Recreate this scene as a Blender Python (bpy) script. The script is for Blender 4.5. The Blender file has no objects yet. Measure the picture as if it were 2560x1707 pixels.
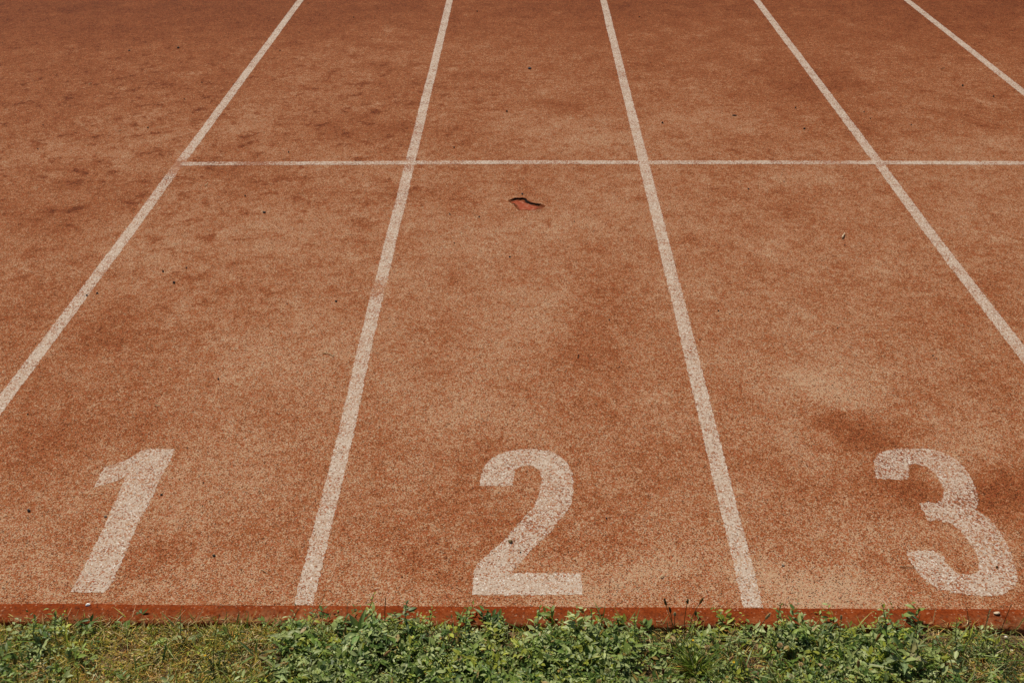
import bpy, math, random
import numpy as np
from mathutils import Vector, Matrix
from mathutils.geometry import delaunay_2d_cdt

random.seed(11)
RS = np.random.RandomState(11)
S = bpy.context.scene
COL = S.collection

# ---------------------------------------------------------------- camera
PITCH, YAW, ROLL = math.radians(32.939), math.radians(-0.845), math.radians(-0.328)
CAM_H, CAM_X, CAM_Y = 2.055, 0.597, -1.860
F_PX = 2489.0                      # focal length in pixels of a 2560 px wide picture (35 mm lens)
cp, sp = math.cos(PITCH), math.sin(PITCH)
FW = Vector((math.sin(YAW) * cp, math.cos(YAW) * cp, -sp))
r0 = Vector((math.cos(YAW), -math.sin(YAW), 0.0))
u0 = r0.cross(FW)
RT = r0 * math.cos(ROLL) + u0 * math.sin(ROLL)
UP = -r0 * math.sin(ROLL) + u0 * math.cos(ROLL)
CAM_P = Vector((CAM_X, CAM_Y, CAM_H))
cd = bpy.data.cameras.new('camera')
cd.sensor_width = 36.0
cd.lens = F_PX * 36.0 / 2560.0
cd.clip_start, cd.clip_end = 0.05, 2000.0
cam = bpy.data.objects.new('camera', cd)
COL.objects.link(cam)
m = Matrix((RT, UP, -FW)).transposed().to_4x4()
m.translation = CAM_P
cam.matrix_world = m
S.camera = cam

# ---------------------------------------------------------------- light
SUN_EL = math.radians(54.0)
SUN_AZ = math.radians(-28.0)       # measured from +Y, towards the left
sun_dir = Vector((math.sin(SUN_AZ) * math.cos(SUN_EL), math.cos(SUN_AZ) * math.cos(SUN_EL), math.sin(SUN_EL)))
wd = bpy.data.worlds.new('World')
S.world = wd
wd.use_nodes = True
wn = wd.node_tree
bg = wn.nodes.get('Background') or wn.nodes.new('ShaderNodeBackground')
sky = wn.nodes.new('ShaderNodeTexSky')
sky.sky_type = 'NISHITA'
sky.sun_disc = False
sky.sun_elevation = SUN_EL
sky.sun_rotation = SUN_AZ
wn.links.new(sky.outputs[0], bg.inputs[0])
bg.inputs[1].default_value = 0.05
sl = bpy.data.lights.new('sun', 'SUN')
sl.energy = 4.1
sl.angle = math.radians(0.53)
sl.color = (1.0, 0.925, 0.77)
so = bpy.data.objects.new('sun', sl)
COL.objects.link(so)
so.location = sun_dir * 40
so.rotation_euler = (-sun_dir).to_track_quat('-Z', 'Y').to_euler()
S.view_settings.view_transform = 'Standard'
S.view_settings.look = 'None'
S.view_settings.exposure = 0.0
S.view_settings.gamma = 1.0


# ---------------------------------------------------------------- helpers
def ray(px, py):
    return FW + RT * ((px - 1280.0) / F_PX) - UP * ((py - 853.5) / F_PX)


def ground(px, py, z=0.0):
    d = ray(px, py)
    return CAM_P + d * ((z - CAM_H) / d.z)


def at_depth(px, py, y):
    d = ray(px, py)
    return CAM_P + d * ((y - CAM_Y) / d.y)


def link(o, parent=None):
    COL.objects.link(o)
    if parent is not None:
        o.parent = parent
    return o


def tag(o, label=None, cat=None, group=None, kind=None):
    if label:
        o['label'] = label
    if cat:
        o['category'] = cat
    if group:
        o['group'] = group
    if kind:
        o['kind'] = kind
    return o


def empty(name, loc):
    o = bpy.data.objects.new(name, None)
    o.location = loc
    o.empty_display_size = 0.02
    return link(o)


class MB:
    """collects vertices, faces and a colour per vertex, and links them as one mesh object"""

    def __init__(self):
        self.v, self.f, self.c = [], [], []

    def add(self, verts, faces, col=(1, 1, 1)):
        n = len(self.v)
        self.v.extend([tuple(p) for p in verts])
        self.f.extend([tuple(i + n for i in f) for f in faces])
        if len(col) == len(verts) and hasattr(col[0], '__len__'):
            self.c.extend(col)
        else:
            self.c.extend([tuple(col)] * len(verts))

    def tube(self, pts, radii, sides=5, col=(1, 1, 1), cap=True):
        pts = [Vector(p) for p in pts]
        vs, fs = [], []
        for i, p in enumerate(pts):
            t = (pts[min(i + 1, len(pts) - 1)] - pts[max(i - 1, 0)]).normalized()
            a = t.orthogonal().normalized() if i == 0 else (a - t * a.dot(t)).normalized()
            b = t.cross(a)
            for k in range(sides):
                an = 2 * math.pi * k / sides
                vs.append(p + (a * math.cos(an) + b * math.sin(an)) * radii[i])
        for i in range(len(pts) - 1):
            for k in range(sides):
                k2 = (k + 1) % sides
                fs.append((i * sides + k, i * sides + k2, (i + 1) * sides + k2, (i + 1) * sides + k))
        if cap:
            fs.append(tuple(range(sides))[::-1])
            fs.append(tuple((len(pts) - 1) * sides + k for k in range(sides)))
        self.add(vs, fs, col)

    def build(self, name, mat, parent=None, smooth=True, origin=None):
        me = bpy.data.meshes.new(name)
        org = Vector(origin) if origin is not None else Vector((0, 0, 0))
        me.from_pydata([(p[0] - org.x, p[1] - org.y, p[2] - org.z) for p in self.v], [], self.f)
        ca = me.color_attributes.new('tint', 'FLOAT_COLOR', 'POINT')
        arr = np.ones((len(self.v), 4), np.float32)
        arr[:, :3] = np.array(self.c, np.float32).reshape(-1, 3)
        ca.data.foreach_set('color', arr.ravel())
        if smooth:
            me.polygons.foreach_set('use_smooth', [True] * len(me.polygons))
        me.materials.append(mat)
        me.update()
        o = bpy.data.objects.new(name, me)
        if origin is not None and parent is None:
            o.location = org
        return link(o, parent)


def np_mesh(name, verts, faces, mat, tint=None, floats=None, smooth=False, parent=None):
    """verts (N,3); faces: list of (M,k) index arrays"""
    me = bpy.data.meshes.new(name)
    verts = np.asarray(verts, np.float32)
    me.vertices.add(len(verts))
    me.vertices.foreach_set('co', verts.ravel())
    tot = sum(len(f) for f in faces)
    loops = np.concatenate([np.asarray(f, np.int32).ravel() for f in faces])
    sizes = np.concatenate([np.full(len(f), np.asarray(f).shape[1], np.int32) for f in faces])
    starts = np.concatenate([[0], np.cumsum(sizes)[:-1]]).astype(np.int32)
    me.loops.add(len(loops))
    me.loops.foreach_set('vertex_index', loops)
    me.polygons.add(tot)
    me.polygons.foreach_set('loop_start', starts)
    me.polygons.foreach_set('loop_total', sizes)
    if smooth:
        me.polygons.foreach_set('use_smooth', np.ones(tot, bool))
    me.materials.append(mat)
    me.update(calc_edges=True)
    if tint is not None:
        ca = me.color_attributes.new('tint', 'FLOAT_COLOR', 'POINT')
        arr = np.ones((len(verts), 4), np.float32)
        arr[:, :3] = tint
        ca.data.foreach_set('color', arr.ravel())
    for k, a in (floats or {}).items():
        at = me.attributes.new(k, 'FLOAT', 'POINT')
        at.data.foreach_set('value', np.asarray(a, np.float32))
    o = bpy.data.objects.new(name, me)
    return link(o, parent)


# smooth value noise for building (not for shading)
_lat = RS.rand(64, 64)


def vnoise(x, y, f):
    x = np.asarray(x) * f + 17.3
    y = np.asarray(y) * f + 5.1
    xi, yi = np.floor(x).astype(int), np.floor(y).astype(int)
    u, v = x - xi, y - yi
    u, v = u * u * (3 - 2 * u), v * v * (3 - 2 * v)
    a, b = _lat[xi % 64, yi % 64], _lat[(xi + 1) % 64, yi % 64]
    c, d = _lat[xi % 64, (yi + 1) % 64], _lat[(xi + 1) % 64, (yi + 1) % 64]
    return (a * (1 - u) + b * u) * (1 - v) + (c * (1 - u) + d * u) * v


def fbm(x, y, f, o=3):
    s, w, t = 0, 1.0, 0
    for i in range(o):
        s = s + w * vnoise(x, y, f * 2 ** i)
        t += w
        w *= 0.55
    return s / t


# ---------------------------------------------------------------- node helpers
class NT:
    def __init__(self, tree):
        self.t = tree

    def n(self, kind, **kw):
        nd = self.t.nodes.new(kind)
        for k, v in kw.items():
            setattr(nd, k, v)
        return nd

    def set(self, sock, val):
        if hasattr(val, 'is_output') or isinstance(val, bpy.types.NodeSocket):
            self.t.links.new(val, sock)
        else:
            sock.default_value = val

    def math(self, op, a, b=0.0, c=None, clamp=False):
        nd = self.n('ShaderNodeMath', operation=op, use_clamp=clamp)
        self.set(nd.inputs[0], a)
        self.set(nd.inputs[1], b)
        if c is not None:
            self.set(nd.inputs[2], c)
        return nd.outputs[0]

    def mix(self, f, a, b, blend='MIX'):
        nd = self.n('ShaderNodeMix', data_type='RGBA', blend_type=blend)
        self.set(nd.inputs[0], f)
        for i, v in ((6, a), (7, b)):
            if isinstance(v, tuple):
                v = (*v[:3], 1.0)
            self.set(nd.inputs[i], v)
        return nd.outputs[2]

    def noise(self, vec, scale, detail=2.0, rough=0.5, out=0):
        nd = self.n('ShaderNodeTexNoise')
        self.set(nd.inputs['Vector'], vec)
        nd.inputs['Scale'].default_value = scale
        nd.inputs['Detail'].default_value = detail
        nd.inputs['Roughness'].default_value = rough
        return nd.outputs[out]

    def voro(self, vec, scale, rnd=1.0, feature='F1'):
        nd = self.n('ShaderNodeTexVoronoi', feature=feature)
        self.set(nd.inputs['Vector'], vec)
        nd.inputs['Scale'].default_value = scale
        nd.inputs['Randomness'].default_value = rnd
        return nd

    def ramp(self, fac, stops, interp='LINEAR'):
        nd = self.n('ShaderNodeValToRGB')
        cr = nd.color_ramp
        cr.interpolation = interp
        while len(cr.elements) < len(stops):
            cr.elements.new(0.5)
        for e, (p, c) in zip(cr.elements, stops):
            e.position = p
            e.color = (*c[:3], 1.0) if hasattr(c, '__len__') else (c, c, c, 1.0)
        self.set(nd.inputs[0], fac)
        return nd.outputs[0]

    def rng(self, v, a, b, c=0.0, d=1.0):
        nd = self.n('ShaderNodeMapRange')
        nd.clamp = True
        self.set(nd.inputs[0], v)
        for i, q in enumerate((a, b, c, d)):
            nd.inputs[i + 1].default_value = q
        return nd.outputs[0]

    def attr(self, name, out='Fac'):
        nd = self.n('ShaderNodeAttribute', attribute_name=name)
        return nd.outputs[out]

    def bump(self, h, strength, dist):
        nd = self.n('ShaderNodeBump')
        nd.inputs['Strength'].default_value = strength
        nd.inputs['Distance'].default_value = dist
        self.set(nd.inputs['Height'], h)
        return nd.outputs[0]


def new_mat(name):
    m = bpy.data.materials.new(name)
    m.use_nodes = True
    nt = NT(m.node_tree)
    p = m.node_tree.nodes['Principled BSDF']
    return m, nt, p


# ---- the granulate surface, shared by the track and by the worn paint on it
GR = bpy.data.node_groups.new('granulate', 'ShaderNodeTree')
GR.interface.new_socket('DustShade', in_out='INPUT', socket_type='NodeSocketFloat')
GR.interface.new_socket('Mottle', in_out='INPUT', socket_type='NodeSocketFloat')
GR.interface.new_socket('Color', in_out='OUTPUT', socket_type='NodeSocketColor')
GR.interface.new_socket('Height', in_out='OUTPUT', socket_type='NodeSocketFloat')
GR.interface.new_socket('Cell', in_out='OUTPUT', socket_type='NodeSocketFloat')
GR.interface.new_socket('Clump', in_out='OUTPUT', socket_type='NodeSocketFloat')
g = NT(GR)
gi, go = g.n('NodeGroupInput'), g.n('NodeGroupOutput')
pos = g.n('ShaderNodeNewGeometry').outputs['Position']
v1 = g.voro(pos, 345.0)
sepc = g.n('ShaderNodeSeparateColor')
g.t.links.new(v1.outputs['Color'], sepc.inputs[0])
cell, cell2, cell3 = sepc.outputs[0], sepc.outputs[1], sepc.outputs[2]
v2 = g.voro(pos, 120.0)
sep2 = g.n('ShaderNodeSeparateColor')
g.t.links.new(v2.outputs['Color'], sep2.inputs[0])
n_cl = g.noise(pos, 26.0, 4.0, 0.65)          # clumps of a few centimetres
n_md = g.noise(pos, 5.5, 4.0, 0.6)            # blotches
n_lg = g.noise(pos, 1.25, 3.0, 0.55)          # clouds of a metre
dust_shade = g.math('ADD', gi.outputs[0], g.math('MULTIPLY', g.math('SUBTRACT', n_cl, 0.5), 0.95))
dust_shade = g.math('ADD', dust_shade, g.math('MULTIPLY', g.math('SUBTRACT', n_md, 0.5), 0.75))
dust_shade = g.math('ADD', dust_shade, g.math('MULTIPLY', g.math('SUBTRACT', n_lg, 0.5), 0.45))
# ragged clumps where the top grit has gone
n_mo = g.noise(pos, 8.0, 9.0, 0.74)
mo = g.math('MULTIPLY', g.rng(n_mo, 0.535, 0.64), gi.outputs[1])
dust_shade = g.math('SUBTRACT', dust_shade, g.math('MULTIPLY', mo, 0.75))
sm = g.math('MULTIPLY', g.rng(g.noise(pos, 3.4, 8.0, 0.70), 0.57, 0.70), 0.32)
dust_shade = g.math('ADD', dust_shade, sm)
sel = g.math('ADD', g.math('MULTIPLY_ADD', cell, 0.70, 0.12), g.math('MULTIPLY', dust_shade, 0.66))
sel = g.math('ADD', sel, g.math('MULTIPLY', g.math('SUBTRACT', sep2.outputs[0], 0.5), 0.22))
col = g.ramp(sel, [(0.05, (0.080, 0.020, 0.007)), (0.27, (0.160, 0.042, 0.012)), (0.53, (0.296, 0.088, 0.028)),
                   (0.78, (0.368, 0.147, 0.062)), (1.0, (0.500, 0.315, 0.195))])
red = g.rng(cell2, 0.80, 0.84)
col = g.mix(g.math('MULTIPLY', red, 0.65), col, (0.40, 0.085, 0.032))
blk = g.rng(cell3, 0.90, 0.93)
col = g.mix(g.math('MULTIPLY', blk, 0.8), col, (0.050, 0.018, 0.008))
pale = g.math('MULTIPLY', g.rng(cell3, 0.05, 0.03), g.rng(dust_shade, 0.3, 0.6))
col = g.mix(g.math('MULTIPLY', pale, 0.7), col, (0.62, 0.46, 0.34))
hgt = g.math('ADD', g.math('MULTIPLY', g.math('SUBTRACT', 1.0, v1.outputs['Distance']), 0.6),
             g.math('MULTIPLY', cell, 0.6))
g.t.links.new(col, go.inputs['Color'])
g.t.links.new(hgt, go.inputs['Height'])
g.t.links.new(cell, go.inputs['Cell'])
g.t.links.new(n_cl, go.inputs['Clump'])


def granulate(nt):
    nd = nt.n('ShaderNodeGroup')
    nd.node_tree = GR
    nt.t.links.new(nt.attr('dust_shade'), nd.inputs[0])
    nt.t.links.new(nt.attr('mottle'), nd.inputs[1])
    return nd


def mat_track():
    m, nt, p = new_mat('track_granulate')
    gr = granulate(nt)
    inner_shade = nt.attr('inner_shade')
    ncol = nt.noise(nt.n('ShaderNodeNewGeometry').outputs['Position'], 60.0, 3.0)
    icol = nt.ramp(ncol, [(0.3, (0.28, 0.048, 0.020)), (0.52, (0.39, 0.090, 0.042)), (0.70, (0.45, 0.21, 0.135))])
    icol = nt.mix(nt.math('MAXIMUM', inner_shade, 0.0), gr.outputs['Color'], icol)
    # negative values paint the deep shadow in the tear as black colour
    icol = nt.mix(nt.math('MAXIMUM', nt.math('MULTIPLY', inner_shade, -1.0), 0.0), icol, (0.012, 0.009, 0.008))
    nt.set(p.inputs['Base Color'], icol)
    p.inputs['Roughness'].default_value = 0.9
    p.inputs['Specular IOR Level'].default_value = 0.10
    nt.set(p.inputs['Normal'], nt.bump(gr.outputs['Height'], 0.75, 0.0028))
    return m


def mat_paint():
    m, nt, p = new_mat('worn_white_paint')
    gr = granulate(nt)
    pos = nt.n('ShaderNodeNewGeometry').outputs['Position']
    cov = nt.math('ADD', nt.attr('cover'), nt.math('MULTIPLY', nt.math('SUBTRACT', nt.noise(pos, 11.0, 6.0, 0.70), 0.5), 1.5))
    cov = nt.math('ADD', cov, nt.math('MULTIPLY', nt.math('SUBTRACT', nt.noise(pos, 85.0, 2.0, 0.6), 0.5), 1.0))
    v = nt.voro(pos, 250.0)
    sc = nt.n('ShaderNodeSeparateColor')
    nt.t.links.new(v.outputs['Color'], sc.inputs[0])
    mask = nt.rng(nt.math('SUBTRACT', cov, sc.outputs[0]), -0.10, 0.08)
    wcol = nt.ramp(sc.outputs[1], [(0.0, (0.42, 0.30, 0.225)), (0.5, (0.56, 0.435, 0.345)), (0.93, (0.62, 0.52, 0.44)), (1.0, (0.80, 0.74, 0.68))])
    v3 = nt.voro(pos, 150.0)
    sc3 = nt.n('ShaderNodeSeparateColor')
    nt.t.links.new(v3.outputs['Color'], sc3.inputs[0])
    dot = nt.math('MULTIPLY', nt.rng(sc3.outputs[0], 0.90, 0.92), nt.rng(v3.outputs['Distance'], 0.42, 0.30))
    pc = nt.mix(nt.math('MULTIPLY', mask, 0.93), gr.outputs['Color'], wcol)
    nt.set(p.inputs['Base Color'], nt.mix(nt.math('MULTIPLY', dot, 0.75), pc, (0.10, 0.045, 0.025)))
    p.inputs['Roughness'].default_value = 0.75
    p.inputs['Specular IOR Level'].default_value = 0.3
    nt.set(p.inputs['Normal'], nt.bump(gr.outputs['Height'], 0.7, 0.0026))
    return m


def mat_kerb():
    m, nt, p = new_mat('red_kerb_coating')
    pos = nt.n('ShaderNodeNewGeometry').outputs['Position']
    a = nt.noise(pos, 170.0, 3.0, 0.7)
    b = nt.noise(pos, 9.0, 4.0, 0.65)
    s = nt.math('ADD', nt.math('MULTIPLY', a, 0.65), nt.math('MULTIPLY', b, 0.45))
    c = nt.ramp(s, [(0.34, (0.055, 0.012, 0.004)), (0.5, (0.165, 0.028, 0.006)), (0.62, (0.235, 0.044, 0.009)), (0.76, (0.32, 0.10, 0.038))])
    v = nt.voro(pos, 260.0)
    sc = nt.n('ShaderNodeSeparateColor')
    nt.t.links.new(v.outputs['Color'], sc.inputs[0])
    c = nt.mix(nt.math('MULTIPLY', nt.rng(sc.outputs[0], 0.965, 0.98), 0.4), c, (0.55, 0.32, 0.20))
    c = nt.mix(nt.math('MULTIPLY', nt.rng(sc.outputs[1], 0.94, 0.96), 0.7), c, (0.06, 0.015, 0.008))
    chip = nt.rng(nt.noise(pos, 21.0, 6.0, 0.75), 0.645, 0.675)
    c = nt.mix(nt.math('MULTIPLY', chip, 0.6), c, (0.34, 0.16, 0.085))
    # dusty earth washed onto the grass side
    dirt = nt.math('MULTIPLY', nt.attr('dirt'), nt.rng(nt.noise(pos, 48.0, 5.0, 0.72), 0.40, 0.58))
    c = nt.mix(nt.math('MULTIPLY', dirt, 0.85), c, (0.36, 0.20, 0.10))
    nt.set(p.inputs['Base Color'], c)
    p.inputs['Roughness'].default_value = 0.85
    p.inputs['Specular IOR Level'].default_value = 0.03
    nt.set(p.inputs['Normal'], nt.bump(a, 0.55, 0.0025))
    return m


def mat_soil():
    m, nt, p = new_mat('dry_soil')
    pos = nt.n('ShaderNodeNewGeometry').outputs['Position']
    a = nt.noise(pos, 130.0, 4.0, 0.7)
    b = nt.noise(pos, 18.0, 3.0, 0.6)
    s = nt.math('ADD', nt.math('MULTIPLY', a, 0.6), nt.math('MULTIPLY', b, 0.45))
    c = nt.ramp(s, [(0.33, (0.035, 0.020, 0.011)), (0.5, (0.13, 0.076, 0.040)), (0.66, (0.27, 0.17, 0.098)), (0.8, (0.40, 0.28, 0.17))])
    nt.set(p.inputs['Base Color'], c)
    p.inputs['Roughness'].default_value = 0.95
    p.inputs['Specular IOR Level'].default_value = 0.15
    nt.set(p.inputs['Normal'], nt.bump(a, 0.9, 0.006))
    return m


def mat_ground():
    m, nt, p = new_mat('far_turf')
    pos = nt.n('ShaderNodeNewGeometry').outputs['Position']
    a = nt.noise(pos, 22.0, 5.0, 0.7)
    c = nt.ramp(a, [(0.35, (0.03, 0.045, 0.012)), (0.55, (0.09, 0.10, 0.03)), (0.7, (0.20, 0.17, 0.07))])
    nt.set(p.inputs['Base Color'], c)
    p.inputs['Roughness'].default_value = 0.95
    nt.set(p.inputs['Normal'], nt.bump(a, 0.8, 0.03))
    return m


def mat_tint(name, rough=0.5, spec=0.4, trans=0.0, nscale=0.0, namp=0.3, bump=0.0):
    m, nt, p = new_mat(name)
    c = nt.attr('tint', 'Color')
    if nscale:
        pos = nt.n('ShaderNodeNewGeometry').outputs['Position']
        nz = nt.noise(pos, nscale, 3.0, 0.6)
        f = nt.rng(nz, 0.25, 0.75, 1.0 - namp, 1.0 + namp)
        mx = nt.n('ShaderNodeVectorMath', operation='SCALE')
        nt.set(mx.inputs[0], c)
        nt.set(mx.inputs['Scale'], f)
        c = mx.outputs[0]
        if bump:
            nt.set(p.inputs['Normal'], nt.bump(nz, 0.6, bump))
    nt.set(p.inputs['Base Color'], c)
    p.inputs['Roughness'].default_value = rough
    p.inputs['Specular IOR Level'].default_value = spec
    if trans:
        tr = nt.n('ShaderNodeBsdfTranslucent')
        sc = nt.n('ShaderNodeVectorMath', operation='MULTIPLY')
        nt.set(sc.inputs[0], c)
        sc.inputs[1].default_value = (1.5, 1.7, 0.6)
        nt.set(tr.inputs[0], sc.outputs[0])
        ms = nt.n('ShaderNodeMixShader')
        ms.inputs[0].default_value = trans
        out = m.node_tree.nodes['Material Output']
        nt.t.links.new(p.outputs[0], ms.inputs[1])
        nt.t.links.new(tr.outputs[0], ms.inputs[2])
        nt.t.links.new(ms.outputs[0], out.inputs[0])
    return m


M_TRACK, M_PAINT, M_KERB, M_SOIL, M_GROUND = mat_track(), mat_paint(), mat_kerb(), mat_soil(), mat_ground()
M_LEAF = mat_tint('green_leaf', 0.46, 0.34, 0.18, 160.0, 0.18)
M_DRY = mat_tint('dry_straw', 0.6, 0.35, 0.22, 200.0, 0.25)
M_STONE = mat_tint('stone_grit', 0.8, 0.3, 0.0, 420.0, 0.35, 0.0015)
M_RUBBER = mat_tint('rubber_grit', 0.75, 0.35, 0.0, 380.0, 0.4, 0.001)
M_SEED = mat_tint('seed_husk', 0.75, 0.2, 0.1, 500.0, 0.35)
M_PETAL = mat_tint('petal', 0.6, 0.3, 0.35)

# ---------------------------------------------------------------- how dusty or bare the track is (wear with shapes of its own, plus painted vignette)
# px, py, radius x, radius y in photograph pixels, amount
WEAR = [(2120, 1058, 85, 48, -0.75), (2190, 1110, 60, 34, -0.55), (2290, 1228, 75, 45, -0.55), (2525, 1238, 80, 90, -0.75),
        (2230, 1190, 90, 30, -0.3), (2060, 975, 100, 45, 0.45), (2400, 1110, 120, 50, 0.2), (2080, 1500, 140, 40, 0.62), (1930, 1460, 60, 30, 0.3),
        (1960, 960, 60, 55, 0.3), (1960, 1090, 40, 30, 0.25), (1260, 1295, 120, 50, -0.2), (1120, 1310, 90, 90, -0.22),
        (1480, 800, 90, 130, -0.28), (1540, 700, 60, 60, -0.22), (1330, 770, 140, 60, 0.28), (1560, 1200, 120, 80, -0.15),
        (1600, 1440, 150, 45, 0.48), (1480, 1470, 90, 30, 0.25), (1150, 1030, 130, 40, 0.2), (930, 1450, 140, 60, 0.2), (700, 870, 160, 80, 0.22),
        (560, 1180, 150, 90, 0.2), (130, 1090, 150, 70, -0.4), (260, 820, 100, 50, -0.3), (320, 1330, 60, 120, -0.05),
        (430, 1390, 120, 60, -0.25), (60, 1420, 90, 70, 0.05), (900, 330, 110, 34, -0.42), (1140, 340, 60, 20, -0.2),
        (640, 300, 70, 30, 0.22), (560, 420, 90, 26, -0.32), (620, 460, 60, 22, -0.25), (230, 460, 150, 26, -0.3),
        (330, 500, 60, 18, -0.4), (120, 540, 140, 30, -0.32), (40, 800, 90, 70, -0.1), (380, 610, 80, 25, 0.2),
        (360, 330, 140, 40, 0.12), (100, 390, 110, 30, 0.2), (700, 560, 120, 40, 0.18), (1400, 270, 70, 20, -0.35),
        (1290, 170, 160, 40, -0.12), (1330, 300, 120, 40, 0.12), (1480, 350, 130, 40, 0.18), (1230, 600, 120, 60, 0.15),
        (1390, 560, 80, 30, 0.25), (1770, 300, 160, 30, 0.12), (1930, 220, 120, 90, -0.25), (2080, 220, 90, 70, -0.25),
        (2160, 330, 140, 40, -0.3), (2060, 360, 90, 40, 0.18), (1970, 445, 90, 26, 0.3), (1880, 430, 90, 22, -0.2),
        (1900, 560, 160, 60, -0.1), (2020, 640, 90, 60, 0.18), (2080, 700, 120, 70, -0.12), (2350, 620, 160, 90, 0.02),
        (2440, 700, 90, 70, -0.2), (2470, 380, 120, 40, 0.15), (2420, 300, 110, 40, -0.1), (1180, 130, 260, 40, 0.05),
        (250, 90, 260, 40, -0.12), (120, 230, 160, 50, -0.12), (1000, 480, 90, 26, -0.12), (1080, 500, 70, 22, -0.22),
        (1650, 160, 90, 40, -0.15), (1240, 900, 160, 70, 0.12), (820, 1000, 120, 60, 0.12), (1020, 690, 60, 30, 0.2),
        (1680, 980, 60, 90, 0.1), (1010, 260, 120, 40, -0.15), (780, 160, 120, 50, 0.08), (620, 170, 160, 50, -0.08)]
_wear = []
for (px, py, rx, ry, a) in WEAR:
    c = ground(px, py)
    ex = (ground(px + rx, py) - c).length
    ey = (ground(px, py - ry) - c).length
    _wear.append((c.x, c.y, ex, ey, a))


def dust_shade_at(x, y):
    x, y = np.asarray(x, float), np.asarray(y, float)
    wx = x + 0.22 * (fbm(x, y, 3.1) - 0.5)
    wy = y + 0.30 * (fbm(y + 9, x + 4, 2.7) - 0.5)
    wx = wx + 0.07 * (fbm(x + 2, y + 6, 11, 2) - 0.5)
    wy = wy + 0.10 * (fbm(x + 8, y + 1, 10, 2) - 0.5)
    # paler near the start; far and side vignette darkening is painted into the colour
    d = 0.40 - 0.33 * np.clip((wy - 2.4) / 3.6, 0, 1) - 0.22 * np.clip((wy - 4.9) / 1.3, 0, 1)
    d = d + 0.07 * np.clip((0.7 - wy) / 0.7, 0, 1)
    d = d - 0.10 * np.clip((-wx - 0.4) / 1.5, 0, 1) - 0.10 * np.clip((wx - 2.2) / 2.0, 0, 1)
    for (cx, cy, ex, ey, a) in _wear:
        a = a * (0.72 if a < -0.5 else 1.25 if a > 0 else 0.85)
        q = ((wx - cx) / ex) ** 2 + ((wy - cy) / ey) ** 2
        d = d + a * 0.8 * np.exp(-q * 0.9)
    return d


def mottle_at(x, y):
    x, y = np.asarray(x, float), np.asarray(y, float)
    b = np.exp(-((y - 3.4) / 1.5) ** 2)
    m_ = b * (0.30 + 0.75 * np.clip((0.7 - x) / 1.2, 0, 1)) + 0.12
    return np.clip(m_ * (0.5 + 1.0 * fbm(x, y, 1.3)), 0, 1)


# ---------------------------------------------------------------- setting: ground, soil, track, kerb
def sheet(name, x0, x1, y0, y1, z, mat):
    b = MB()
    b.add([(x0, y0, z), (x1, y0, z), (x1, y1, z), (x0, y1, z)], [(0, 1, 2, 3)])
    return tag(b.build(name, mat, smooth=False), kind='structure')


sheet('ground', -400, 400, -400, 400, -0.075, M_GROUND)

# track sheet, fine where it is seen, with a hole left for the torn patch
TX0, TX1, TY0, TY1 = -9.0, 15.0, 0.0, 70.0
tc = ground(1318, 511)
TEAR = (tc.x - 0.16, tc.x + 0.16, tc.y - 0.13, tc.y + 0.13)


def axis(a, b, lo, hi, step, extra):
    v = list(np.arange(lo, hi + 1e-6, step)) + [a, b] + list(extra)
    t = lo
    s = step
    while t > a:
        s *= 1.6
        t -= s
        v.append(max(t, a))
    t = hi
    s = step
    while t < b:
        s *= 1.6
        t += s
        v.append(min(t, b))
    v = sorted(set(round(q, 5) for q in v))
    out = [v[0]]
    for q in v[1:]:
        if q - out[-1] > 0.004 or q in [round(e, 5) for e in extra] or q == b:
            out.append(q)
    return np.array(out)


ax = axis(TX0, TX1, -4.4, 5.4, 0.045, TEAR[:2])
ay = axis(TY0, TY1, 0.0, 7.6, 0.045, TEAR[2:])
gx, gy = np.meshgrid(ax, ay)
V = np.stack([gx.ravel(), gy.ravel(), np.zeros(gx.size)], 1)
nx, ny = len(ax), len(ay)
ii = np.arange(nx * ny).reshape(ny, nx)
Q = np.stack([ii[:-1, :-1], ii[:-1, 1:], ii[1:, 1:], ii[1:, :-1]], -1)
cx, cy = (ax[:-1] + ax[1:]) / 2, (ay[:-1] + ay[1:]) / 2
keep = ~((cx[None, :] > TEAR[0]) & (cx[None, :] < TEAR[1]) & (cy[:, None] > TEAR[2]) & (cy[:, None] < TEAR[3]))
track = np_mesh('running_track', V, [Q[keep]], M_TRACK,
                floats={'dust_shade': dust_shade_at(V[:, 0], V[:, 1]), 'mottle': mottle_at(V[:, 0], V[:, 1]), 'inner_shade': np.zeros(len(V))}, smooth=True)
tag(track, kind='structure')

# the torn patch: a wedge-shaped hole whose far edge is steep
hole_px = [(700, 605), (800, 575), (870, 553), (960, 548), (1050, 543), (1120, 568), (1170, 620), (1270, 668), (1380, 692), (1470, 688), (1605, 752),
           (1540, 792), (1350, 850), (1200, 862), (1080, 842), (950, 852), (880, 785), (835, 705), (712, 645)]
hole = np.array([ground(1200 + a / 9.8, 440 + b / 9.8)[:2] for a, b in hole_px])
sx = np.linspace(TEAR[0], TEAR[1], 161)
sy = np.linspace(TEAR[2], TEAR[3], 131)
hx, hy = np.meshgrid(sx, sy)
jx = hx + 0.008 * (fbm(hx, hy, 60) - 0.5)
jy = hy + 0.010 * (fbm(hx + 3, hy + 8, 55) - 0.5)


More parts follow.
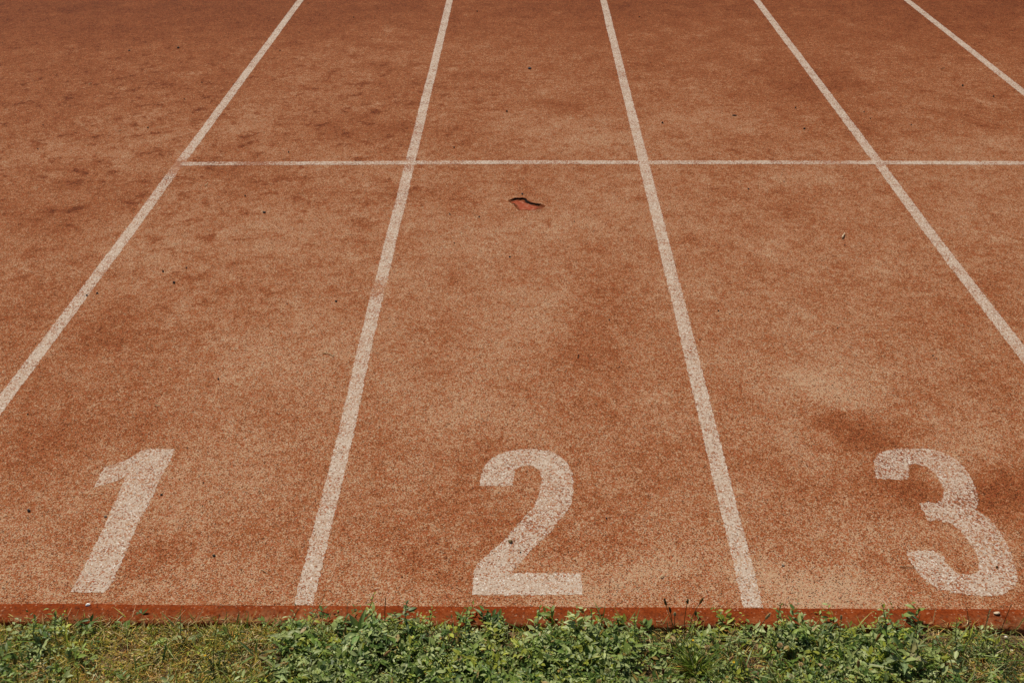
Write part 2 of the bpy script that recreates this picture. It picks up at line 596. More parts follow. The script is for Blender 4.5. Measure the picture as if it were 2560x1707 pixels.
def poly_sd(x, y, poly):
    d = np.full(x.shape, 1e9)
    inside = np.zeros(x.shape, bool)
    n = len(poly)
    for i in range(n):
        a, b = poly[i], poly[(i + 1) % n]
        e = b - a
        t = np.clip(((x - a[0]) * e[0] + (y - a[1]) * e[1]) / (e @ e), 0, 1)
        d = np.minimum(d, np.hypot(x - a[0] - t * e[0], y - a[1] - t * e[1]))
        cond = ((a[1] > y) != (b[1] > y)) & (x < (b[0] - a[0]) * (y - a[1]) / (b[1] - a[1] + 1e-12) + a[0])
        inside ^= cond
    return np.where(inside, -d, d)


sd = poly_sd(jx, jy, hole)
# between the near and the far edge the floor falls slowly, then stops at a steep far wall


def line_d(x, y, pl):
    d = np.full(x.shape, 1e9)
    for a, b in zip(pl[:-1], pl[1:]):
        e = b - a
        t = np.clip(((x - a[0]) * e[0] + (y - a[1]) * e[1]) / (e @ e), 0, 1)
        d = np.minimum(d, np.hypot(x - a[0] - t * e[0], y - a[1] - t * e[1]))
    return d


d_far = line_d(jx, jy, hole[1:10])
d_near = line_d(jx, jy, np.vstack([hole[10:], hole[:1]]))
tt = d_near / (d_near + d_far + 1e-6)
inside = np.clip(-sd / 0.003, 0, 1)
hz = -inside * (0.0015 + 0.0042 * tt ** 1.2) * np.clip((d_near + d_far) / 0.04, 0.3, 1)
hz += inside * 0.002 * (fbm(hx, hy, 70) - 0.5)
# a low swollen lip round the hole
lip = np.exp(-np.clip(sd, 0, 1) ** 2 / (2 * 0.012 ** 2)) * (sd > 0)
hz += 0.0035 * lip
edge = (hx < TEAR[0] + 0.004) | (hx > TEAR[1] - 0.004) | (hy < TEAR[2] + 0.004) | (hy > TEAR[3] - 0.004)
hz[edge] = 0
inner_shade = np.clip((-sd - 0.006 - 0.016 * (fbm(hx, hy, 50) - 0.3)) / 0.010, 0, 1) * np.clip((hx - (hole[0, 0] + 0.010)) / 0.010, 0.25, 1) * np.clip((hole[10, 0] - 0.02 - hx) / 0.03, 0.2, 1)
wall = (sd < 0.001) & (d_far < np.clip(0.012 * fbm(hx, hy, 45) - 0.0026 + 0.004 * np.exp(-((hx - (hole[4, 0] + 0.01)) / 0.03) ** 2), 0, 1)) & (hx > hole[1, 0] - 0.004) & (hx < hole[9, 0] + 0.01)  # mask for the shadow painted black along the far wall
inner_shade = np.where(wall, -1.0, inner_shade)
nick_shade = ground(1200 + 818 / 9.8, 440 + 680 / 9.8)
inner_shade = np.where(np.hypot(hx - nick_shade.x, (hy - nick_shade.y) * 0.8) < 0.006, -1.0, inner_shade)  # black spot painted for the shade at the left lip
V = np.stack([hx.ravel(), hy.ravel(), hz.ravel()], 1)
ii = np.arange(hx.size).reshape(hx.shape)
Q = np.stack([ii[:-1, :-1], ii[:-1, 1:], ii[1:, 1:], ii[1:, :-1]], -1).reshape(-1, 4)
tear_dust_shade = dust_shade_at(V[:, 0], V[:, 1]) - 0.85 * (np.clip((0.004 - sd) / 0.006, 0, 1)).ravel() + 0.05 * lip.ravel()
tear = np_mesh('torn_patch', V, [Q], M_TRACK, floats={'dust_shade': tear_dust_shade, 'mottle': mottle_at(V[:, 0], V[:, 1]), 'inner_shade': inner_shade.ravel()}, smooth=True, parent=track)
tear['label'] = 'torn hole in the track surface showing bright orange-red rubber underneath'

# kerb: a low red coated edging flush with the track
KW = 0.066
kx = np.concatenate([np.linspace(TX0, -1.6, 30)[:-1], np.arange(-1.6, 3.2, 0.008), np.linspace(3.2, TX1, 40)])
nfar = 0.0022 * (vnoise(kx, 0 * kx, 30) - 0.5) + 0.0045 * (vnoise(kx, 0 * kx + 3, 6) - 0.5)
nnear = 0.005 * (vnoise(kx, 0 * kx + 7, 40) - 0.5) + 0.006 * (vnoise(kx, 0 * kx + 2, 5) - 0.5)
rows = [(0.010 + 0 * kx, -0.05 + 0 * kx), (0.0005 + nfar, 0.0002 + 0 * kx), (-0.0015 + nfar, 0.0022 + 0 * kx), (-KW * 0.35 + 0 * kx, 0.0030 + 0 * kx),
        (-KW * 0.75 + 0 * kx, 0.0028 + 0 * kx), (-KW + 0.005 + nnear, 0.0012 + 0 * kx), (-KW + nnear, -0.004 + 0 * kx), (-KW + nnear, -0.08 + 0 * kx)]
V = np.concatenate([np.stack([kx, y, z], 1) for (y, z) in rows])
n = len(kx)
ii = np.arange(n * len(rows)).reshape(len(rows), n)
Q = np.stack([ii[:-1, :-1], ii[1:, :-1], ii[1:, 1:], ii[:-1, 1:]], -1).reshape(-1, 4)
dirt = np.concatenate([np.full(n, q) for q in (0, 0, 0.05, 0.25, 0.8, 1.0, 0.6, 0.6)])
kpx = [ground(p, 1545).x for p in (0, 300, 560, 660, 840, 960, 2300, 2480, 2600)]
dirt = dirt * np.interp(V[:, 0], kpx, [0.35, 0.35, 0.6, 1.0, 1.0, 0.25, 0.25, 0.6, 0.8])
kerb = np_mesh('kerb', V, [Q], M_KERB, floats={'dirt': dirt}, smooth=True)
tag(kerb, kind='structure')

# soil bed in front of the kerb
SOIL_Z = -0.012
ux = np.concatenate([np.linspace(-9, -1.7, 40)[:-1], np.arange(-1.7, 3.3, 0.012), np.linspace(3.3, 15, 60)])
uy = np.concatenate([np.linspace(-8, -0.9, 30)[:-1], np.arange(-0.9, -0.048, 0.012)])
sxx, syy = np.meshgrid(ux, uy)


def soil_z(x, y):
    x, y = np.asarray(x, float), np.asarray(y, float)
    z = SOIL_Z + 0.016 * (fbm(x, y, 9) - 0.5) + 0.012 * (fbm(x + 5, y + 2, 40, 2) - 0.5)
    return z - 0.007 * np.exp(-((y + KW) / 0.010) ** 2)


V = np.stack([sxx.ravel(), syy.ravel(), soil_z(sxx, syy).ravel()], 1)
ii = np.arange(sxx.size).reshape(sxx.shape)
Q = np.stack([ii[:-1, :-1], ii[:-1, 1:], ii[1:, 1:], ii[1:, :-1]], -1).reshape(-1, 4)
tag(np_mesh('soil', V, [Q], M_SOIL, smooth=True), kind='structure')

# ---------------------------------------------------------------- painted lines and numbers
PZ = 0.00035


def paint_obj(name, V, faces, cover, label, cat, group):
    V = np.asarray(V, float)
    c = cover(V[:, 0], V[:, 1]) if callable(cover) else np.full(len(V), cover)
    o = np_mesh(name, V, faces, M_PAINT, floats={'dust_shade': dust_shade_at(V[:, 0], V[:, 1]), 'mottle': mottle_at(V[:, 0], V[:, 1]), 'cover': c})
    return tag(o, label, cat, group)


def jit(n, amp):
    a = RS.normal(0, 1, n)
    b = np.convolve(RS.normal(0, 1, n + 8), np.ones(9) / 3.0, 'valid')[:n]
    return amp * (0.8 * a + 0.2 * b)


def strip(name, axis_y, lo, hi, centre, half, cover, label, cat, group, z=PZ, fine=(0.0, 7.6)):
    """a worn painted strip; axis_y: runs along Y, else along X"""
    s = np.arange(max(lo, fine[0]), min(hi, fine[1]), 0.007)
    if hi > fine[1]:
        s = np.concatenate([s, np.linspace(fine[1], hi, 200)])
    if lo < fine[0]:
        s = np.concatenate([np.linspace(lo, fine[0], 60)[:-1], s])
    n = len(s)
    c = centre(s)
    a, b = c - half + jit(n, 0.0018), c + half + jit(n, 0.0018)
    rows = [a, c - half * 0.5, c, c + half * 0.5, b]
    if axis_y:
        V = np.concatenate([np.stack([r, s, np.full(n, z)], 1) for r in rows])
    else:
        V = np.concatenate([np.stack([s, r, np.full(n, z)], 1) for r in rows])
    ii = np.arange(5 * n).reshape(5, n)
    if axis_y:
        Q = np.stack([ii[:-1, :-1], ii[1:, :-1], ii[1:, 1:], ii[:-1, 1:]], -1).reshape(-1, 4)
    else:
        Q = np.stack([ii[:-1, :-1], ii[:-1, 1:], ii[1:, 1:], ii[1:, :-1]], -1).reshape(-1, 4)
    return paint_obj(name, V, [Q], cover, label, cat, group)


# centre points read along each lane line (photograph pixels)
LINES = [
    ([(0, 1013), (331, 570), (437, 424), (466, 386), (752, 0)], 'white lane line left of the number 1, the leftmost lane line'),
    ([(758, 1512), (860, 1100), (944, 725), (948, 716), (985, 570), (1026, 406), (1124.6, 0)], 'white lane line running between the numbers 1 and 2'),
    ([(1884, 1519), (1774, 1080), (1650, 570), (1609, 406), (1508, 0)], 'white lane line running between the numbers 2 and 3'),
    ([(2560, 887), (2316, 570), (2200, 412), (1891, 0)], 'white lane line leaving the right side above the number 3'),
    ([(2560, 232), (2450, 145), (2266.7, 0)], 'short white lane line in the top right corner'),
]


def lane_cover(x, y):
    c = 0.74 + 0.08 * np.clip((np.asarray(y) - 3) / 3, 0, 1)
    for (px, py, r, a) in [(455, 410, 0.10, -0.75), (440, 432, 0.10, -0.4), (946, 722, 0.07, -0.8), (1020, 409, 0.09, -0.5), (1040, 330, 0.1, -0.25),
                           (1000, 500, 0.14, -0.18), (1568, 187, 0.07, -0.35), (2200, 405, 0.06, -0.35), (250, 690, 0.15, -0.15), (1020, 290, 0.05, -0.3),
                           (1690, 740, 0.1, -0.12), (900, 900, 0.15, -0.1), (400, 480, 0.1, -0.2)]:
        q = ground(px, py)
        c = c + a * np.exp(-((x - q.x) ** 2 + (y - q.y) ** 2) / r ** 2)
    return c


for pts, lab in LINES:
    P = sorted([ground(*p) for p in pts], key=lambda q: q.y)
    ys, xs = np.array([q.y for q in P]), np.array([q.x for q in P])
    sl_ = (xs[-1] - xs[0]) / (ys[-1] - ys[0])

    def ctr(s, ys=ys, xs=xs, sl_=sl_):
        v = np.interp(s, ys, xs)
        v = np.where(s > ys[-1], xs[-1] + sl_ * (s - ys[-1]), v)
        v = np.where(s < ys[0], xs[0] + sl_ * (s - ys[0]), v)
        return v + 0.004 * (vnoise(s, 0 * s + xs[0] * 7, 3.0) - 0.5)
    strip('lane_line', True, 0.003, 60.0, ctr, 0.0262, lane_cover, lab, 'lane line', 'white lane lines along the track')

c0, c1 = ground(452, 410), ground(1280, 406)
c2, c3 = ground(2000, 406.5), ground(2560, 408)
cxs, cys = [c0.x, c1.x, c2.x, c3.x], [c0.y, c1.y, c2.y, c3.y]


def cross_cover(x, y):
    c = np.full(np.shape(x), 0.66)
    for (px, w, a) in [(640, 0.10, -0.5), (560, 0.2, -0.12), (1090, 0.05, -0.3), (1130, 0.06, -0.3), (1390, 0.1, -0.35), (2060, 0.12, -0.3), (2100, 0.05, -0.35), (700, 0.12, -0.15),
                       (1210, 0.12, 0.2), (1760, 0.2, -0.05), (2300, 0.3, 0.1), (1950, 0.08, -0.2)]:
        q = ground(px, 407)
        c = c + a * np.exp(-((x - q.x) / w) ** 2)
    return c


strip('cross_line', False, c0.x, 6.3, lambda s: np.interp(s, cxs, cys), 0.0235, cross_cover,
      'thin white line painted straight across the lanes beyond the torn patch', 'cross line', None, z=PZ + 0.0003, fine=(-1.6, 4.6))


def number(name, pts, origin, scale, cover, label):
    P = [Vector(ground(origin[0] + a / scale, origin[1] + b / scale)[:2]) for a, b in pts]
    ring = []
    for i, p in enumerate(P):
        q = P[(i + 1) % len(P)]
        k = max(1, int((q - p).length / 0.006))
        for j in range(k):
            t = p.lerp(q, j / k)
            ring.append(Vector((t.x + random.gauss(0, 0.0017), t.y + random.gauss(0, 0.0017))))
    n = len(ring)
    poly = np.array(ring)
    x0, y0 = poly.min(0)
    x1, y1 = poly.max(0)
    qx, qy = np.meshgrid(np.arange(x0, x1, 0.02), np.arange(y0, y1, 0.02))
    s = poly_sd(qx, qy, poly)
    ins = [Vector((a, b)) for a, b in zip(qx[s < -0.006], qy[s < -0.006])]
    vs, _, fs, *_ = delaunay_2d_cdt(ring + ins, [(i, (i + 1) % n) for i in range(n)], [], 1, 1e-5)
    V = np.array([(v.x, v.y, PZ) for v in vs])
    return paint_obj(name, V, [np.array([list(f) for f in fs if len(f) == 3])], cover, label, 'painted number', 'lane numbers painted above the kerb')


number('number_one', [(785, 560), (828, 470), (870, 398), (975, 362), (1075, 318), (1130, 280), (1195, 245), (1320, 242), (1458, 245), (1395, 380), (1330, 500), (1290, 605),
                      (1215, 745), (1140, 885), (1085, 1020), (1045, 1115), (975, 1270), (950, 1335), (900, 1400), (870, 1432), (730, 1436), (585, 1430), (640, 1330), (705, 1225),
                      (780, 1060), (850, 930), (950, 700), (1052, 468), (1000, 490), (940, 512), (860, 540)],
       (0, 1050), 3.336, lambda x, y: 0.60 + 0.1 * np.clip((0.5 - y) / 0.5, 0, 1), 'large faded white number 1 painted on the left lane')
number('number_two', [(665, 545), (675, 460), (700, 388), (735, 345), (785, 308), (880, 264), (960, 248), (1040, 240), (1100, 240), (1165, 245), (1225, 253), (1275, 266), (1350, 314), (1400, 362),
                      (1430, 420), (1448, 500), (1442, 580), (1430, 690), (1385, 765), (1340, 822), (1230, 952), (1100, 1075), (1010, 1180), (930, 1274), (1220, 1272), (1512, 1274), (1516, 1360), (1522, 1450),
                      (1060, 1458), (605, 1455), (610, 1360), (620, 1278), (640, 1200), (740, 1112), (820, 1040), (900, 960), (1010, 832), (1110, 732), (1150, 652), (1175, 560), (1184, 480), (1165, 420), (1130, 386),
                      (1060, 376), (1000, 385), (955, 420), (948, 480), (942, 546), (800, 548)],
       (1000, 1050), 3.336, lambda x, y: 0.63 + 0.2 * np.clip((0.16 - y) / 0.1, 0, 1) - 0.12 * np.exp(-((x - 0.54) / 0.1) ** 2 - ((y - 0.3) / 0.08) ** 2), 'large faded white number 2 painted in the middle lane')
number('number_three', [(1000, 592), (985, 530), (980, 470), (1000, 412), (1045, 390), (1090, 375), (1170, 366), (1250, 364), (1330, 363), (1400, 370), (1500, 395), (1600, 450), (1650, 495), (1690, 552), (1745, 650), (1770, 752), (1745, 828),
                        (1800, 858), (1850, 895), (1930, 990), (1990, 1100), (2040, 1230), (2065, 1340), (2040, 1412), (1960, 1460), (1830, 1476), (1740, 1470), (1640, 1460), (1480, 1430), (1370, 1362), (1290, 1272), (1220, 1138),
                        (1330, 1134), (1440, 1134), (1500, 1172), (1530, 1240), (1600, 1302), (1700, 1316), (1768, 1292), (1780, 1230), (1740, 1130), (1690, 1060), (1630, 980), (1560, 930), (1480, 905), (1390, 912), (1350, 840), (1320, 780),
                        (1390, 768), (1450, 775), (1500, 740), (1510, 680), (1480, 610), (1440, 552), (1380, 500), (1300, 480), (1240, 490), (1240, 596), (1120, 596)],
       (1860, 1000), 3.0157, lambda x, y: 0.54 + 0.14 * np.clip((0.25 - y) / 0.2, 0, 1), 'large faded white number 3 painted in the right lane')


# ---------------------------------------------------------------- loose bits on the track
def blob(w, d, h, seed, sub=2):
    """an irregular little stone, sitting on z = 0"""
    rr = random.Random(seed)
    import bmesh
    bm = bmesh.new()
    bmesh.ops.create_icosphere(bm, subdivisions=sub, radius=1.0)
    ax_ = [Vector((rr.gauss(0, 1), rr.gauss(0, 1), rr.gauss(0, 1))).normalized() for _ in range(7)]
    cut = [rr.uniform(0.55, 0.9) for _ in range(7)]
    vs = []
    for v in bm.verts:
        p = v.co.copy()
        for a, c in zip(ax_, cut):
            e = p.dot(a)
            if e > c:
                p -= a * (e - c) * 0.85
        p *= 1 + rr.uniform(-0.05, 0.05)
        vs.append(Vector((p.x * w / 2, p.y * d / 2, max(p.z, -0.72) * h / 1.6)))
    z0 = min(v.z for v in vs)
    fs = [tuple(v.index for v in f.verts) for f in bm.faces]
    bm.free()
    return [v - Vector((0, 0, z0)) for v in vs], fs


BLACK, GREY, PALE, WHITE, OLIVE = (0.022, 0.019, 0.017), (0.10, 0.105, 0.105), (0.42, 0.33, 0.24), (0.80, 0.77, 0.73), (0.20, 0.14, 0.055)


def stone(name, px, py, wpx, hpx, tint, label, cat, z=0.0, mat=None, group=None, rot=0.0, flat=0.8):
    c = ground(px, py, z)
    k = (ground(px + 10, py, z) - c).length / 10.0
    w = wpx * k
    vs, fs = blob(w, w * flat, max(hpx * k * 0.8, 0.003), int(px * 7 + py))
    R = Matrix.Rotation(rot, 3, 'Z')
    b = MB()
    b.add([R @ v for v in vs], fs, tint)
    o = b.build(name, mat or M_STONE, smooth=False)
    o.location = (c.x, c.y, z - 0.0006)
    return tag(o, label, cat, group)


stone('pebble', 73, 1277, 9, 9, GREY, 'grey pebble lying left of the number 1', 'pebble')
stone('pebble', 264, 1291, 8, 7, PALE, 'pale pebble at the left edge of the number 1 stem', 'pebble')
stone('pebble', 1957, 1413, 8, 7, PALE, 'pale pebble right of the lane line between numbers 2 and 3', 'pebble')
stone('pebble', 1276, 1355, 12, 10, OLIVE, 'olive brown crumb sitting on the diagonal of the number 2', 'pebble')
stone('pebble', 2491, 1534, 17, 10, (0.62, 0.47, 0.33), 'pale flat stone lying on the red kerb near its right end', 'pebble', z=0.003, flat=0.6)
stone('white_crumb', 220, 1513, 12, 8, (0.95, 0.95, 0.93), 'bright white crumb on the edge of the red kerb below the number 1', 'crumb', z=0.001)
stone('pebble', 1324, 173, 9, 6, (0.07, 0.08, 0.09), 'blue grey pebble in the middle lane far beyond the cross line', 'pebble')
stone('pebble', 1306, 486, 6, 5, (0.05, 0.055, 0.06), 'small dark pebble just above the torn patch', 'pebble')
stone('pebble', 2491, 1418, 8, 7, (0.12, 0.07, 0.03), 'dark brown crumb on the lower curve of the number 3', 'pebble')
stone('pebble', 2514, 1594, 10, 8, WHITE, 'white pebble on the bare soil at the right, nearer the kerb', 'pebble', z=SOIL_Z + 0.004)
stone('pebble', 2529, 1627, 12, 9, (0.62, 0.55, 0.46), 'cream pebble on the bare soil at the right, further from the kerb', 'pebble', z=SOIL_Z + 0.004)
stone('bark_chip', 1836, 290, 13, 4, BLACK, 'long black chip lying in the lane right of the middle, beyond the cross line', 'chip', mat=M_RUBBER, flat=0.3)
stone('rubber_crumb', 435, 708, 7, 7, BLACK, 'largest round black crumb in the left lane', 'crumb', mat=M_RUBBER)
stone('rubber_crumb', 243, 734, 7, 5, BLACK, 'black crumb just right of the leftmost lane line', 'crumb', mat=M_RUBBER)
stone('rubber_crumb', 217, 739, 6, 5, BLACK, 'black crumb on the right edge of the leftmost lane line', 'crumb', mat=M_RUBBER)
stone('rubber_crumb', 661, 532, 9, 5, BLACK, 'black crumb in the left lane a little below the cross line', 'crumb', mat=M_RUBBER)
stone('rubber_crumb', 446, 121, 7, 5, BLACK, 'black crumb left of the lane lines near the top, the right one of two', 'crumb', mat=M_RUBBER)
stone('rubber_crumb', 323, 128, 6, 4, BLACK, 'black crumb left of the lane lines near the top, the left one of two', 'crumb', mat=M_RUBBER)
stone('rubber_crumb', 840, 754, 7, 5, BLACK, 'black crumb left of the line between numbers 1 and 2', 'crumb', mat=M_RUBBER)
stone('rubber_crumb', 1274, 643, 6, 5, BLACK, 'black crumb in the middle lane below the torn patch', 'crumb', mat=M_RUBBER)
stone('rubber_crumb', 2011, 323, 6, 5, BLACK, 'black crumb just left of the fourth lane line above the cross line', 'crumb', mat=M_RUBBER)
stone('rubber_crumb', 404, 1237, 7, 5, BLACK, 'black crumb just right of the number 1', 'crumb', mat=M_RUBBER)
stone('rubber_crumb', 535, 1389, 9, 6, (0.03, 0.03, 0.02), 'black crumb at the lower right of the number 1', 'crumb', mat=M_RUBBER)
tiny = [(1267, 280, 6), (1135, 370, 5), (1656, 309, 6), (1125, 537, 5), (1198, 543, 5), (1436, 555, 4), (1871, 474, 5), (1989, 271, 5), (2406, 216, 6), (2483, 243, 5), (2160, 281, 4), (2176, 298, 4),
        (2278, 313, 4), (408, 680, 6), (466, 671, 5), (718, 761, 4), (546, 948, 6), (70, 1036, 5), (1446, 889, 5), (1445, 895, 5), (1136, 609, 4), (1553, 906, 4), (1548, 918, 4), (1523, 801, 5),
        (2332, 890, 5), (2340, 897, 4), (1824, 786, 4), (1796, 778, 5), (1750, 850, 5), (2093, 821, 4), (613, 491, 5), (370, 321, 5), (722, 382, 5), (108, 314, 4), (95, 374, 4), (461, 249, 4), (1005, 1442, 5),
        (1516, 1296, 6), (1301, 1381, 5), (520, 1130, 4), (468, 1120, 4), (2112, 614, 4), (884, 45, 4), (1193, 30, 4), (1598, 44, 4), (700, 128, 4), (505, 208, 4), (1960, 455, 4), (509, 1207, 5), (2230, 1240, 4)]
proto = None
vs, fs = blob(1.0, 0.85, 0.8, 3, 1)
for (px, py, w) in tiny:
    c = ground(px, py)
    k = (ground(px + 10, py) - c).length / 10.0 * w
    if proto is None:
        b = MB()
        b.add(vs, fs, BLACK)
        o = proto = b.build('rubber_crumb', M_RUBBER, smooth=False)
    else:
        o = proto.copy()
        COL.objects.link(o)
    o.location = (c.x, c.y, -0.0004)
    o.scale = (k, k, k)
    o.rotation_euler = (0, 0, random.uniform(0, 6.28))
    tag(o, 'tiny black rubber crumb lying loose on the red track', 'crumb', 'tiny rubber crumbs scattered over the lanes')


def straw(p0, p1, bend, rad, tint, label, z=0.0, name='straw', lift=0.003):
    a, b = ground(*p0, z), ground(*p1, z)
    side = (b - a).cross(Vector((0, 0, 1)))
    pts = []
    for i in range(8):
        t = i / 7
        pts.append(a.lerp(b, t) + side * bend * math.sin(t * 3.1) + Vector((0, 0, rad + lift * (0.4 + 0.6 * math.sin(t * 4.0) ** 2))))
    mb = MB()
    org = pts[0]
    mb.tube([p - org for p in pts], [rad * (1.0 - 0.5 * i / 7) for i in range(8)], 6, tint)
    o = mb.build(name, M_DRY)
    o.location = org
    return tag(o, label, 'straw')


STRAW = (0.62, 0.46, 0.27)
straw((809, 884), (834, 892), -0.12, 0.0020, STRAW, 'curved pale straw left of the line between numbers 1 and 2')
straw((388, 1015), (402, 1013), 0.05, 0.0016, STRAW, 'short pale straw above the number 1')
straw((424, 920), (432, 927), 0.05, 0.0013, STRAW, 'tiny pale straw in the left lane far above the number 1')
straw((2105, 597), (2111, 586), 0.0, 0.0042, (0.72, 0.55, 0.40), 'short thick pale straw stub in the lane above the number 3', lift=0.004)
straw((512, 466), (519, 459), 0.1, 0.0020, STRAW, 'short pale straw in the left lane just below the cross line')
straw((221, 212), (229, 209), 0.05, 0.0022, STRAW, 'short pale straw near the upper left corner')
straw((298, 329), (304, 327), 0.05, 0.0024, STRAW, 'short pale straw left of the cross line')
straw((1651, 1444), (1660, 1438), 0.08, 0.0020, STRAW, 'short tan straw right of the foot of the number 2')
straw((2250, 1417), (2289, 1420), 0.02, 0.0012, (0.13, 0.09, 0.04), 'thin dark stalk touching the left end of the number 3')
straw((655, 1424), (668, 1432), 0.05, 0.0011, STRAW, 'thin pale straw left of the foot of the first lane line by number 2')
straw((6, 1468), (15, 1470), 0.05, 0.0016, (0.75, 0.64, 0.50), 'pale straw at the left edge just above the red kerb')
straw((2352, 174), (2361, 170), 0.05, 0.0018, (0.10, 0.06, 0.03), 'dark straw near the upper right corner')
straw((1640, 1553), (1655, 1549), 0.3, 0.0012, STRAW, 'curled straw lying on the red kerb below number 2', z=0.003)


# ---------------------------------------------------------------- growth in front of the kerb
GREENS = np.array([(0.215, 0.285, 0.060), (0.140, 0.215, 0.038), (0.290, 0.345, 0.115), (0.075, 0.132, 0.026), (0.305, 0.330, 0.040), (0.350, 0.400, 0.160)])
DRYS = np.array([(0.56, 0.39, 0.14), (0.64, 0.48, 0.23), (0.42, 0.26, 0.08), (0.70, 0.55, 0.30), (0.46, 0.22, 0.05), (0.44, 0.33, 0.08)])
OLIVES = np.array([(0.50, 0.39, 0.065), (0.38, 0.35, 0.065), (0.55, 0.37, 0.065), (0.30, 0.30, 0.06)])


def xw(px):
    return ground(px, 1600, SOIL_Z).x


def profile(pairs):
    xs_ = np.array([xw(p) for p, _ in pairs])
    vs_ = np.array([v for _, v in pairs])
    return lambda x: np.interp(x, xs_, vs_)


def basis(d, rollang):
    """unit direction (N,3), random roll -> side and normal"""
    up = np.tile(np.array([0, 0, 1.0]), (len(d), 1))
    side = np.cross(d, up)
    nrm = np.linalg.norm(side, axis=1, keepdims=True)
    side = np.where(nrm > 1e-4, side / np.maximum(nrm, 1e-6), np.array([1.0, 0, 0]))
    norm = np.cross(side, d)
    c, s = np.cos(rollang)[:, None], np.sin(rollang)[:, None]
    return side * c + norm * s, norm * c - side * s


# leaf template: along the midrib, half width
LT = np.array([(0.0, 0.0), (0.30, 0.85), (0.62, 1.0), (1.0, 0.0)])


def leaves(base, d, L, Wd, fold, curl, rollang):
    """arrays of leaves -> verts (N*8,3), tris and quads"""
    n = len(base)
    s, nm = basis(d, rollang)
    L, Wd = L[:, None], Wd[:, None]
    V = np.zeros((n, 8, 3))
    for k, (t, w) in enumerate(LT):
        V[:, k] = base + d * L * t - nm * (curl[:, None] * L * t * t)
    for j, k in ((4, 1), (5, 2)):
        w = LT[k, 1]
        V[:, j] = V[:, k] + s * Wd * 0.5 * w + nm * (fold[:, None] * Wd * 0.5 * w)
        V[:, j + 2] = V[:, k] - s * Wd * 0.5 * w + nm * (fold[:, None] * Wd * 0.5 * w)
    o = (np.arange(n) * 8)[:, None]
    tri = np.concatenate([o + np.array([[0, 4, 1]]), o + np.array([[2, 5, 3]]), o + np.array([[0, 1, 6]]), o + np.array([[2, 3, 7]])])
    quad = np.concatenate([o + np.array([[1, 4, 5, 2]]), o + np.array([[1, 2, 7, 6]])])
    return V.reshape(-1, 3), tri, quad


def blades(base, d, L, Wd, curl, rollang):
    n = len(base)
    s, nm = basis(d, rollang)
    V = np.zeros((n, 7, 3))
    for k, (t, w) in enumerate(((0.0, 0.75), (0.36, 1.0), (0.72, 0.7))):
        c = base + d * (L * t)[:, None] - nm * (curl * L * t * t)[:, None]
        V[:, 2 * k] = c + s * (Wd * w * 0.5)[:, None]
        V[:, 2 * k + 1] = c - s * (Wd * w * 0.5)[:, None]
    V[:, 6] = base + d * L[:, None] - nm * (curl * L)[:, None]
    o = (np.arange(n) * 7)[:, None]
    quad = np.concatenate([o + np.array([[0, 1, 3, 2]]), o + np.array([[2, 3, 5, 4]])])
    tri = o + np.array([[4, 5, 6]])
    return V.reshape(-1, 3), tri, quad


def scatter(n, dens, x0=-1.75, x1=3.15, y0=-1.45, y1=-0.052):
    """points with a density map; denser inside the part of the bed that the photograph shows"""
    out = []
    tot = 0
    while tot < n:
        x, y = RS.uniform(x0, x1, n), RS.uniform(y0, y1, n)
        p = dens(x, y) * np.where((x > -0.95) & (x < 2.15) & (y > -0.36), 1.0, 0.20)
        k = RS.rand(n) < p
        out.append(np.stack([x[k], y[k]], 1))
        tot += int(k.sum())
    return np.concatenate(out)[:n]


green_p = profile([(-900, .4), (-100, .15), (40, .12), (90, .42), (190, .36), (240, .035), (600, .05), (660, .22), (720, .62), (840, .8), (1000, 1.0), (1580, 1.0), (1640, .4), (1690, .33), (1760, .72),
                   (1850, .95), (2280, .9), (2330, .42), (2400, .38), (2460, .45), (2500, .08), (2600, .03), (2750, .3), (3600, .6)])
dry_p = profile([(-900, .5), (0, .8), (120, .55), (250, 1.0), (640, .9), (720, .5), (900, .5), (1010, .10), (1580, .08), (1630, .6), (1720, .6), (1800, .25), (2270, .25), (2340, .9), (2440, .75), (2520, .35), (2600, .2), (3600, .5)])
grass_p = profile([(-900, .6), (0, .7), (250, .9), (650, 1.0), (800, .7), (1000, .3), (1600, .25), (1800, .3), (2300, .25), (2450, .8), (2540, .4), (2600, .2), (3600, .5)])
height_p = profile([(-900, .6), (0, .45), (130, .8), (250, .45), (600, .5), (760, .7), (900, 1.0), (1300, 1.0), (1580, .9), (1680, .45), (1800, .85), (2250, 1.0), (2350, .4), (2460, .6), (2600, .3), (3600, .7)])


def near_kerb(x, y):
    m_ = (x > xw(820)) & (x < xw(1010))
    return np.where((y > -0.092) & ~m_, 0.40, 1.0)


# room round the plants that stand out, and bare spots: px, py, radius, share of cover kept
ROOM = [(898, 1578, 0.055, 0.06), (1735, 1690, 0.040, 0.25), (2255, 1635, 0.055, 0.08), (2105, 1655, 0.042, 0.12), (650, 1640, 0.045, 0.3),
        (1660, 1620, 0.030, 0.05), (1612, 1690, 0.030, 0.05), (2350, 1600, 0.035, 0.05), (2330, 1592, 0.025, 0.05), (2520, 1600, 0.045, 0.02), (2560, 1620, 0.06, 0.02), (2560, 1580, 0.05, 0.02),
        (2440, 1680, 0.020, 0.1), (680, 1690, 0.03, 0.3), (1640, 1580, 0.03, 0.2)]


def room(x, y):
    k = np.ones(np.shape(x))
    for (px, py, r, a) in ROOM:
        q = ground(px, py, SOIL_Z)
        k = k * (1 - (1 - a) * np.exp(-(((x - q.x) ** 2 + (y - q.y) ** 2) / r ** 2) ** 2))
    return k


def patch(x, y, f, lo, hi, s=0.0):
    return np.clip((fbm(x + s, y - s, f) - lo) / (hi - lo), 0, 1)


